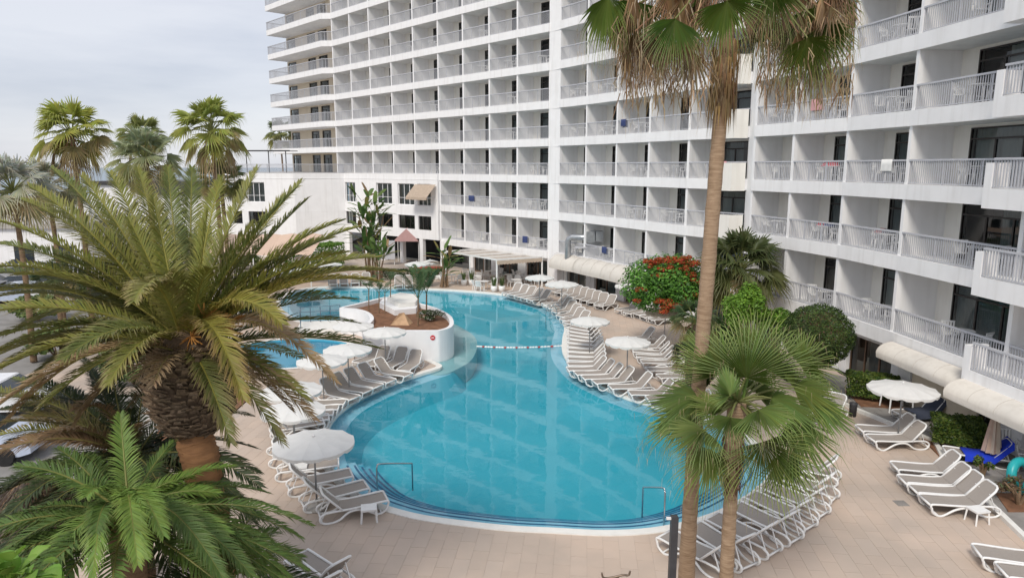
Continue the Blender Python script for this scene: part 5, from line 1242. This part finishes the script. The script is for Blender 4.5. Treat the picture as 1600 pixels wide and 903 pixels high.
# giant bird-of-paradise plants
def paddle(pos, h, label, nl, r, wdt, L_=1.3):
    e = empty('strelitzia', tuple(pos)); tag(e, label, 'plant', 'giant banana-leaved plants by the far buildings'); q = MB(); tops = []
    for i in range(6):
        a = i*1.05; t = V(math.cos(a)*wdt*.35*r.random(), math.sin(a)*wdt*.3, h*r.uniform(.35,.95)); q.tube([(math.cos(a)*.3,math.sin(a)*.3,0), t*.6, t], [.09,.06,.04], 6); tops.append(t)
    q.build('trunk', M['bark'], e)
    for i in range(nl):
        t = V(r.uniform(-.5,.5)*wdt*.45, r.uniform(-.4,.4)*wdt*.4, h*r.uniform(.22,1.0)) if h > 4 else tops[i % 6]; a = r.uniform(0,6.28); el = R(r.uniform(10,85)); d = V(math.cos(a)*math.cos(el), math.sin(a)*math.cos(el), math.sin(el)); S = d.cross(V(0,0,1)).normalized(); Nn = S.cross(d); l = L_*r.uniform(.7,1.2); w_ = .15*l; b0 = t+d*l*.5
        cc = leafcol(r.choice([(.08,.16,.04),(.12,.20,.05),(.30,.20,.10),(.26,.24,.08)] if i % 3 == 0 else [(.08,.15,.04),(.12,.20,.05)]),.15,r); q = MB(); q.col = cc; q.tube([t,b0],.02,4)
        g = V(0,0,-1); vs = [b0]; 
        for f, ww in ((.25,.8),(.6,1),(1.0,.7)): c = b0+d*l*f+g*l*.18*f*f; vs += [c-S*w_*ww-Nn*.03, c+Nn*.0, c+S*w_*ww-Nn*.03]
        vs.append(b0+d*l*1.2+g*l*.3); q.add(vs, [(0,1,2),(0,2,3),(1,4,5,2),(2,5,6,3),(4,7,8,5),(5,8,9,6),(7,10,8),(8,10,9)], 0, [cc]*len(vs)); q.build('leaf', M['leaf'], e)
pz = D(578,395,62); pz.z = 0; paddle(pz, 6.9, 'tall giant bird-of-paradise plant before the white annex', 110, rs, 4.0, 1.35)
pz = D(693,400,57); pz.z = 0; paddle(pz, 2.9, 'smaller banana-leaved plant left of the restaurant pergola', 34, rs, 1.4, 1.1)
pz = D(590,400,60); pz.z = 0; paddle(pz, 2.6, 'low clump of upright banana leaves at base of tall plant', 30, rs, 2.4, 1.3)
# ------------------------------------------------------------------ restaurant pergola
pg = empty('restaurant_pergola'); tag(pg, 'white pergola with fabric roof over the poolside restaurant tables', 'pergola')
c1 = G(697,437); c2 = G(777,441); r_ = (c2-c1).normalized(); n_ = V(.6,.8,0).normalized()
c1, c2, c3, c4 = [V(g.x,g.y,0) for g in (G(696,393,2.5), G(776,406,2.5), G(847,401.5,2.5), G(757,388.5,2.5))]
for p in (c1, c1.lerp(c2,.5), c2, c3, c4):
    q = MB(); q.box(p.x-.06,p.y-.06,0,p.x+.06,p.y+.06,2.43); q.build('post', M['plastic'], pg)
ZR = 2.5
q = MB()
for a, b in ((c1,c2),(c2,c3),(c3,c4),(c4,c1),(c1.lerp(c2,.5), c4.lerp(c3,.5))): q.bar(V(a.x,a.y,ZR), V(b.x,b.y,ZR), .1, .12)
for t in (.25,.75): q.bar(c1.lerp(c2,t)+V(0,0,ZR+.02), c4.lerp(c3,t)+V(0,0,ZR+.02), .06,.08)
q.build('roof_frame', M['plastic'], pg)
q = MB(); n = 12; vs = []
for i in range(n+1):
    t = i/n; a = c1.lerp(c4,.02+.96*t); b = c2.lerp(c3,.02+.96*t); z = ZR-.08-.05*abs(math.sin(i*math.pi/2)); vs += [(a.x,a.y,z),(b.x,b.y,z)]
q.add(vs, [(2*i,2*i+1,2*i+3,2*i+2) for i in range(n)]); q.build('fabric_roof', mat('pergola_canvas',(.60,.54,.48),.85,.08,3,trans=.2), pg)
q = MB(); n = 30; vs = []
for i in range(n+1): p = c2.lerp(c3, i/n); vs += [(p.x+.02,p.y-.08,ZR-.08),(p.x+.02,p.y-.08,ZR-.36-.05*(i%2))]
q.add(vs, [(2*i,2*i+2,2*i+3,2*i+1) for i in range(n)]); q.build('valance', M['sand_canvas'], pg)
# planters with snake plants
def snake(pos, label, r):
    e = empty('potted_snake_plant', tuple(pos)); tag(e, label, 'potted plant', 'snake plants in white pots by the restaurant'); q = MB(); q.lathe([(0,0),(.2,0),(.27,.5),(.24,.5),(.22,.42),(0,.42)], 12); q.build('pot', M['plastic'], e, True)
    for i in range(16):
        a = r.uniform(0,6.28); rd = r.uniform(.03,.16); b = V(math.cos(a)*rd,math.sin(a)*rd,.42); t = b+V(math.cos(a)*.18,math.sin(a)*.18,r.uniform(.6,1.0)); q = MB(); w_ = .04; S = V(-math.sin(a),math.cos(a),0)*w_; cc = leafcol((.10,.15,.05),.3,r); m_ = b.lerp(t,.5)
        q.add([b-S*.6,b+S*.6,m_+S,m_-S,t], [(0,1,2,3),(3,2,4)], 0, [cc]*5); q.build('leaf', M['leaf'], e)
for px_, py_, lb in [(725,446,'potted snake plant left of the pair, near pergola front post'),(737,446,'potted snake plant right of the pair, near pergola front post'),(772,456,'potted snake plant nearest the pool, left of its pair'),(784,456,'potted snake plant nearest the lounger row, right of its pair'),(690,438,'potted snake plant beneath the pergola far left post'),(683,438,'potted snake plant outermost left of the restaurant')]:
    snake(G(px_,py_), lb, rs)
e = empty('potted_bush', tuple(G(876,432))); tag(e, 'dark potted bush against the white pier beside restaurant parasols', 'potted plant'); q = MB(); q.lathe([(0,0),(.2,0),(.25,.4),(0,.4)],10); q.build('pot', M['plastic'], e); crown(e, V(0,0,.95), .6,.6,.5, 900, .07, [(.03,.06,.02),(.05,.09,.03)], rs, clumps=8)
# restaurant tables and chairs
q = MB(); q.lathe([(0,.74),(.38,.74),(.38,.71),(0,.71)], 14); q.tube([(0,0,0.03),(0,0,.71)], .03, 6); q.lathe([(0,.05),(.22,.0),(0,.0)], 10); CT = q.mesh('cafe_table', M['plastic'])
k = 0
for (px_, py_, w_) in [(706,442,'far left before the pergola'),(745,444,'under the pergola front beam'),(757,453,'at the pool side between the pot pairs'),(795,442,'right of the pergola front post'),(806,450,'beside the nearest pots'),(770,436,'deep inside the pergola'),(830,444,'below the small restaurant parasol'),(735,437,'deepest on the left under the pergola'),(818,436,'against the restaurant doors')]:
    p = G(px_,py_); place_mesh('cafe_table', CT, p, 0, f'white pedestal cafe table {w_}', 'table', 'cafe tables of the restaurant')
    for j in range(3):
        a = j*2.1+k*.7; k += 1; pc = p+V(math.cos(a)*.72, math.sin(a)*.72, 0)
        place_mesh('plastic_chair', CH, pc, a-R(90), f'white cafe chair, {["first","second","third"][j]} round the table {w_}', 'chair', 'cafe chairs of the restaurant')
# red planter hedge, annex entrance, pink awning
p = G(640,425); e = empty('entrance_canopy', (p.x-1,p.y+6,0)); tag(e, 'pink fabric tent canopy with white side panel at the annex entrance', 'canopy')
q = MB(); q.add([(0,0,3.7),(-1.3,-1.4,2.4),(1.3,-1.4,2.4),(1.3,1.4,2.4),(-1.3,1.4,2.4)], [(0,1,2),(0,2,3),(0,3,4),(0,4,1)]); q.build('canopy', paint('pink_canvas',(.36,.22,.21),.85), e)
for x in (-1.25,1.25):
    for y in (-1.12,1.35): q = MB(); q.tube([(x,y,0),(x,y,2.4)], .04, 6); q.build('post', M['plastic'], e)
q = MB(); q.box(-3.0,-1.4,.6,-1.12,-1.3,2.5); q.build('side_panel', M['rail'], e)
p = G(650,432); q = MB(); q.box(0,0,0,3.2,.4,.8); o = q.build('red_counter', paint('red_counter_paint',(.35,.08,.06))); o.location = (p.x-.5,p.y+.6,0); tag(o, 'low dark red planter box beyond the pool near annex entrance', 'planter box')
# ------------------------------------------------------------------ right terrace
q = MB(); pts_ = [Vector((p.x,p.y,0)) for p in KERB]+[V(24,9,0),V(24,30,0),V(16.6,31,0),V(14.6,33,0)]
o = ngon(pts_, .004, 'stone_terrace', M['stone']); struct(o)
rr3 = random.Random(4); cell = .55; nst = 0; restp = MB()
for i in range(0, 20):
    for j in range(0, 30):
        x = 11.5+i*cell*1.0+(.25 if j % 2 else 0); y = 14+j*cell; c = V(x,y,0)
        if not inside(c, pts_) or not right_of_kerb(x-.35,y) or x > .8*y: continue
        j_ = lambda: rr3.uniform(-.035,.035); hx = cell/2-.02; P_ = [(x-hx+j_(),y-hx+j_()),(x+hx+j_(),y-hx+j_()),(x+hx+j_(),y+hx+j_()),(x-hx+j_(),y+hx+j_())]
        q = MB(); q.prism(P_, .002, .018+rr3.uniform(0,.008), bottom=False)
        if nst < 290: q.build('stone', M['stone'], o); nst += 1
q = MB()
for a, b in zip(KERB, KERB[1:]): q.bar(V(a.x,a.y,.06), V(b.x,b.y,.06), .16, .13)
o = q.build('kerb', M['coping']); struct(o)
for lab, pp_ in (('soil_bed', [(1320,612),(1400,625),(1412,640),(1345,636)]), ('soil_bed', [(1440,686),(1530,700),(1536,712),(1470,716)]), ('soil_bed', [(1555,772),(1625,772),(1625,800),(1575,800)])):
    P_ = [Vector((*G(a,b)[:2],0)) for a,b in pp_]
    if area(P_) < 0: P_.reverse()
    q = MB(); q.prism([tuple(p[:2]) for p in P_], .003, .05, bottom=False); struct(q.build('soil_bed', M['soil']))
def plain_table(p, label, rz=0, s=(.5,.4), h=.7):
    e = empty('terrace_table', tuple(p), rz); tag(e, label, 'table'); q = MB(); q.box(-s[0],-s[1],h-.04,s[0],s[1],h); q.build('table_top', M['plastic'], e)
    for x in (-1,1):
        for y in (-1,1): q = MB(); q.bar((x*(s[0]-.06),y*(s[1]-.06),h-.04),(x*(s[0]-.02),y*(s[1]-.02),0),.05,.05); q.build('leg', M['plastic'], e)
plain_table(G(1400,640), 'white plastic table under left edge of the terrace parasol')
place_mesh('plastic_chair', CH, G(1572,712), R(-20), 'white plastic armchair behind the closed parasol on the terrace', 'chair', None)
place_mesh('plastic_chair', CH, G(1602,735), R(60), 'white plastic armchair at right border beside turquoise ring', 'chair', None)
def draped(foot, head, label, towel, tl, m):
    o = lounger(foot, head, label, None); del o['group']
    loc = o.location; an = o.rotation_euler.z; q = MB(); vs = []; n = 8
    for i in range(n+1):
        x = -.5+1.35*i/n; z = .385 if x < .33 else .385+(x-.33)*1.1
        for y, dz in ((-.42,-.2),(-.36,0),(0,.01),(.36,0),(.42,-.22)): vs.append((x,y,z+dz+.012*math.sin(i*2)))
    q.add(vs, [(i*5+j,(i+1)*5+j,(i+1)*5+j+1,i*5+j+1) for i in range(n) for j in range(4)]); t = q.build('towel', m, None, True); t.location = loc; t.rotation_euler = (0,0,an); tag(t, tl, 'towel')
draped((1404,645),(1486,622), 'lounger on stone terrace covered by dark towel under parasol', None, 'dark navy towel spread over the lounger below the terrace parasol', M.setdefault('slate_towel', mat('slate_towel',(.045,.055,.085),.9,.1,8)))
draped((1478,703),(1545,690), 'lounger on stone terrace with bright blue towel beside the closed parasol', None, 'bright royal blue towel hanging over the lounger by closed parasol', M.setdefault('royal_towel', mat('royal_towel',(.01,.04,.5),.9,.1,8)))
lounger((1530,672),(1560,640), 'upright lounger against the dark glazed door behind hedge', None)
# turquoise ring, bin, drain, black bin
p = G(1600,775); q = MB(); K = 28; vs = []
for j in range(K):
    a = 2*math.pi*j/K
    for i in range(10): b = 2*math.pi*i/10; rd = .42+.14*math.cos(b); vs.append((rd*math.cos(a), .14*math.sin(b), .62+rd*math.sin(a)))
q.add(vs, [(j*10+i,((j+1)%K)*10+i,((j+1)%K)*10+(i+1)%10,j*10+(i+1)%10) for j in range(K) for i in range(10)]); o = q.build('swim_ring', M['teal'], None, True); o.location = p; o.rotation_euler = (R(-15),0,R(20)); tag(o, 'turquoise inflatable swim ring leaning upright at the right border', 'swim ring')
p = G(1332,650); e = empty('litter_bin', tuple(p)); tag(e, 'small dark cylindrical litter bin beside lounger at the kerb', 'bin'); q = MB(); q.lathe([(0,0),(.13,0),(.15,.5),(.16,.55),(.13,.55),(.12,.1)], 14); q.build('body', M['dark'], e, True)
p = G(1408,786); q = MB(); q.box(-.17,-.17,0,.17,.17,.012)
for i in range(6): q.box(-.15,-.145+i*.05,.013,.15,-.125+i*.05,.02)
o = q.build('drain_cover', M['stone']); o.location = p; tag(o, 'small square dark drain cover in the right deck', 'drain cover')
# near dark post and bent bronze bar
p = D(1054,806,12.0); e = empty('dark_post', (p.x,p.y,0)); tag(e, 'dark square metal post at the bottom beside the tall palm trunk', 'post'); q = MB(); q.box(-.06,-.06,0,.06,.06,p.z); q.build('shaft', M['dark'], e); q = MB(); q.box(-.14,-.02,p.z-.06,-.062,.02,p.z-.02); q.build('bracket', M['plastic'], e)
p = D(965,900,14); e = empty('shower_bar', (p.x,p.y,0)); tag(e, 'bent bronze bar on thin post at the bottom edge of picture', 'shower'); q = MB(); q.tube([(0,0,0),(0,0,p.z)], .03, 7); q.build('post', M['bronze'], e); q = MB(); q.tube(catmull([V(-.32,0,p.z+.08),V(-.28,0,p.z-.03),V(-.1,0,p.z-.02),V(.1,0,p.z+.03),V(.22,.0,p.z+.03),V(.25,.0,p.z+.12)],False,4), .022, 6); q.build('arm', M['bronze'], e, True)
p = G(372,738); q = MB(); q.box(-.12,-.03,0,.12,.03,.02); o = q.build('flip_flop', paint('blue_rubber',(.03,.08,.35))); o.location = p; tag(o, 'tiny blue flip-flop lying on the left deck', 'flip-flop')
# umbrella base post T by planter, lamp-like
p = G(636,558); q = MB(); q.tube([(0,0,0),(0,0,1.2)], .03, 7); q.box(-.28,-.04,1.2,.28,.04,1.26); o = q.build('folding_table_post', M['pole']); o.location = p; tag(o, 'small grey T-shaped stand behind loungers at the planter wall', 'stand')
# ------------------------------------------------------------------ left side: cars, wall, thatch, far buildings
def car_proto():
    e = empty('parked_car'); q = MB()
    sec = [(-2.1,.35,.75,.8),(-1.9,.3,.9,.86),(-1.2,.25,.98,.88),(1.0,.25,.95,.88),(1.8,.28,.82,.84),(2.1,.35,.65,.76)]
    vs = []
    for x, z0, z1, w_ in sec: vs += [(x,-w_,z0),(x,w_,z0),(x,w_*.96,z1),(x,-w_*.96,z1)]
    n = len(sec); q.add(vs, [(i*4+j,(i+1)*4+j,(i+1)*4+(j+1)%4,i*4+(j+1)%4) for i in range(n-1) for j in range(4)]+[(0,1,2,3),((n-1)*4+3,(n-1)*4+2,(n-1)*4+1,(n-1)*4)]); 
    q.add([(-1.12,-.68,1.40),(.35,-.68,1.40),(.35,.68,1.40),(-1.12,.68,1.40),(-1.3,-.66,1.45),(.3,-.66,1.45),(.3,.66,1.45),(-1.3,.66,1.45)], [(0,3,2,1),(4,5,6,7),(0,1,5,4),(1,2,6,5),(2,3,7,6),(3,0,4,7)]); body = q
    b = q.build('body', paint('car_paint_white',(.75,.76,.78),.25), e)
    q = MB(); q.add([(-1.9,-.82,.93),(1.0,-.82,.94),(1.0,.82,.94),(-1.9,.82,.93),(-1.12,-.66,1.40),(.35,-.66,1.40),(.35,.66,1.40),(-1.12,.66,1.40)], [(0,1,5,4),(1,2,6,5),(2,3,7,6),(3,0,4,7)]); q.build('windows', M['carglass'], e)
    for x in (-1.3,1.35):
        for y in (-.85,.85): q = MB(); q.tube([(x,y-.1,.31),(x,y+.1,.31)], .31, 12); q.build('wheel', M['tyre'], e)
    for y in (-.6,.6): q = MB(); q.box(2.02,y-.15,.58,2.09,y+.15,.7); q.build('headlight', M['steel'], e)
    return e
CARP = car_proto()
cars = []
cc_ = [('white',(.75,.76,.78)),('silver',(.45,.46,.48)),('white',(.75,.76,.78)),('dark grey',(.08,.085,.095)),('pale blue',(.5,.56,.68)),('silver',(.45,.46,.48)),('white',(.75,.76,.78)),('red',(.4,.04,.04))]
pk = 0
for ri, (py_, xs) in enumerate([(408,(-30,0,30,60)),(425,(-25,12,48)),(440,(-50,-10,30,62)),(455,(-60,-15,28,70)),(395,(-10,20,50)),(470,(100,-20,30)),(432,(85,)),(418,(70,))]):
    for ci, x in enumerate(xs):
        p = G(x, py_, 0); cn, cv = cc_[pk % 8]; o = CARP if pk == 0 else dup(CARP, (0,0,0), 0); o.location = (p.x,p.y,-.06); o.rotation_euler = (0,0,R(20+rs.uniform(-4,4)+(180 if pk % 3 else 0)))
        tag(o, f'{cn} parked car, {ORD[ci]} from left in {ORD[ri]} line behind date palm fronds', 'car', 'cars in the left parking lot')
        for ch in o.children:
            if ch.name.startswith('body'):
                if pk: ch.data = ch.data.copy()
                ch.data.materials[0] = paint('car_paint_'+cn.replace(' ','_'), cv, .25)
        pk += 1
# two nearer vehicles at left border
for px_, py_, cn, cv, lb in [(8,640,'white',(.75,.76,.78),'white car with its roof seen between brown fronds, left border'),(-35,712,'pale blue',(.5,.56,.68),'pale blue and white car roof beneath the fronds, left border')]:
    p = G(px_,py_,0); o = dup(CARP,(p.x,p.y,-.06),R(8)); tag(o, lb, 'car', 'cars in the left parking lot')
    for ch in o.children:
        if ch.name.startswith('body'): ch.data = ch.data.copy(); ch.data.materials[0] = paint('car_paint_'+cn.replace(' ','_'), cv, .25)
# gate pillar, low wall with railing posts
p = G(45,420); e = empty('boundary_wall', tuple(p)); tag(e, 'low grey boundary wall with thick pale pillar and upright posts, beyond the parked cars', 'wall')
q = MB(); q.box(-.45,-.4,0,.45,.4,3.0); q.build('pillar', M['coping'], e)
q = MB(); q.box(.46,-.15,0,9,.15,1.1); q.build('wall', M['concrete'], e)
for i in range(9): q = MB(); q.tube([(1.0+i*.85,0,1.1),(1.0+i*.85,0,2.5)], .05, 6); q.build('post', M['dark'], e)
# road kerb strip left of the bed
q = MB(); q.box(-15.4,4,-.06,-13.4,28,.06); struct(q.build('pavement', M['concrete']))
# thatched hut
p = D(45,735,13.2); e = empty('thatched_parasol', (p.x,p.y,0)); tag(e, 'dark brown thatched roof parasol at left border below the palms', 'thatched parasol')
q = MB(); q.tube([(0,0,0),(0,0,p.z)], .07, 7); q.build('pole', M['bark'], e)
q = MB()
for i in range(2200):
    a = rs.uniform(0,6.28); t = rs.random()**.5; rd = 1.35*t; z = p.z-.95*t; b = V(math.cos(a)*rd, math.sin(a)*rd, z); l = rs.uniform(.2,.4); tp_ = b+V(math.cos(a)*.7,math.sin(a)*.7,-.7).normalized()*l+V(0,0,.03); S = V(-math.sin(a),math.cos(a),0)*rs.uniform(.008,.02); cc = leafcol(rs.choice([(.11,.08,.06),(.16,.12,.09),(.07,.05,.04)]),.3,rs); q.add([b-S,b+S,tp_+S*.5,tp_-S*.5], [(0,1,2,3)], 0, [cc]*4)
q.build('thatch', M['leaf'], e)
q = MB(); q.lathe([(0,p.z-.03),(1.4,p.z-1.02)], 20); q.build('roof_lining', M['bark'], e)
# low buildings behind the gardens at left
def low_building(x0, x1, y, zt, label, wins, dark=False, depth=10):
    e = empty('low_building', (x0,y,0)); tag(e, label, 'building'); q = MB(); w_ = x1-x0
    q.box(0,0,-.5,w_,depth,zt); q.build('wall', M['white'], e); q = MB(); q.box(-.3,-.3,zt+.002,w_+.3,depth+.3,zt+.45); q.build('roof', M['dark'] if dark else M['concrete'], e)
    for i in range(wins):
        x = w_*(i+.25)/wins; q = MB(); q.box(x,-.05,1.0,x+w_/wins*.5,-.003,2.6); d = q.build('window', M['frame'], e)
        q = MB(); q.add([(x+.06,-.054,1.06),(x+w_/wins*.5-.06,-.054,1.06),(x+w_/wins*.5-.06,-.054,2.54),(x+.06,-.054,2.54)], [(0,1,2,3)]); q.build('pane', M['carglass'], d)
    return e
low_building(-52,-33.5,86,7.6,'white low building with dark sign band left of the annex', 6, True)
b1 = bpy.data.curves.new('sign_text','FONT'); b1.body = 'G'; b1.size = 1.0; b1.extrude = .02; bo = bpy.data.objects.new('sign_lettering', b1); COL.objects.link(bo)
dg = bpy.context.evaluated_depsgraph_get(); me = bpy.data.meshes.new_from_object(bo.evaluated_get(dg)); bpy.data.objects.remove(bo); me.materials.append(M['plastic'])
sg = bpy.data.objects.get('low_building'); q = MB(); q.box(6,-.42,6.4,14.5,-.305,7.95); sb_ = q.build('sign_board', M['dark'], sg); o = obj('lettering', me, sb_, (10.7,-.45,6.75)); o.rotation_euler = (R(90),0,0)
low_building(-85,-56,92,5.2,'long white low building behind the fan palms, left', 9)
low_building(-120,-88,75,4.6,'white low building behind the silvery palms at left border', 8)
low_building(-58,-40,64,4.2,'white garden building seen between date palm fronds', 5)
# peach awning roof left of hedge
p = G(405,400,2.4); e = empty('peach_canopy', (p.x-2.2,p.y,0)); tag(e, 'large cream ribbed canopy roof left of the bright hedge', 'canopy')
q = MB(); vs = []; n = 10
for i in range(n+1): x = -2.5+9.5*i/n; vs += [(x,-1.5,2.6+.12*(i%2)),(x,3.0,3.9+.12*(i%2))]
q.add(vs, [(2*i,2*i+2,2*i+3,2*i+1) for i in range(n)]); q.build('canopy', paint('peach_canvas',(.62,.46,.36),.85), e)
for x in (-2.4,2.2,6.9): q = MB(); q.tube([(x,-1.4,0),(x,-1.4,2.6)], .05, 6); q.build('post', M['plastic'], e)
# garden bushes filling the left middle distance
for i, (px_, py_, rx, h, lb) in enumerate([(120,395,3.2,1.4,'pale green bush mound beyond the boundary wall posts'),(200,405,3.0,1.6,'green bush mound behind date palm crown'),(300,412,3.5,1.5,'green bush mound right of date palm crown'),(370,420,2.4,1.2,'green bush by the far left deck'),(130,480,2.0,.9,'low bright green bush at the near edge of car park'),(60,500,1.8,.8,'olive bush next to the low bright green bush'),(200,500,2.0,1.0,'dark olive bush behind the tall date palm trunk'),(90,560,1.5,.8,'dull green bush near the kerb below the fronds'),(210,600,1.6,1.0,'dark green bush right behind the trunk bulb'),(395,497,1.1,1.0,'dark leafy bush left of the paddling pool'),(95,430,1.2,.7,'small yellow green bush at the far end of parked cars')]):
    shrub(G(px_,py_), rx, rx*.7, h, lb, [(.14,.20,.06),(.18,.24,.08),(.10,.15,.045)], 3200, .13, rs, name='bush', cat='bush', trunk_h=.1, clumps=16)
print('objects', len(bpy.data.objects))
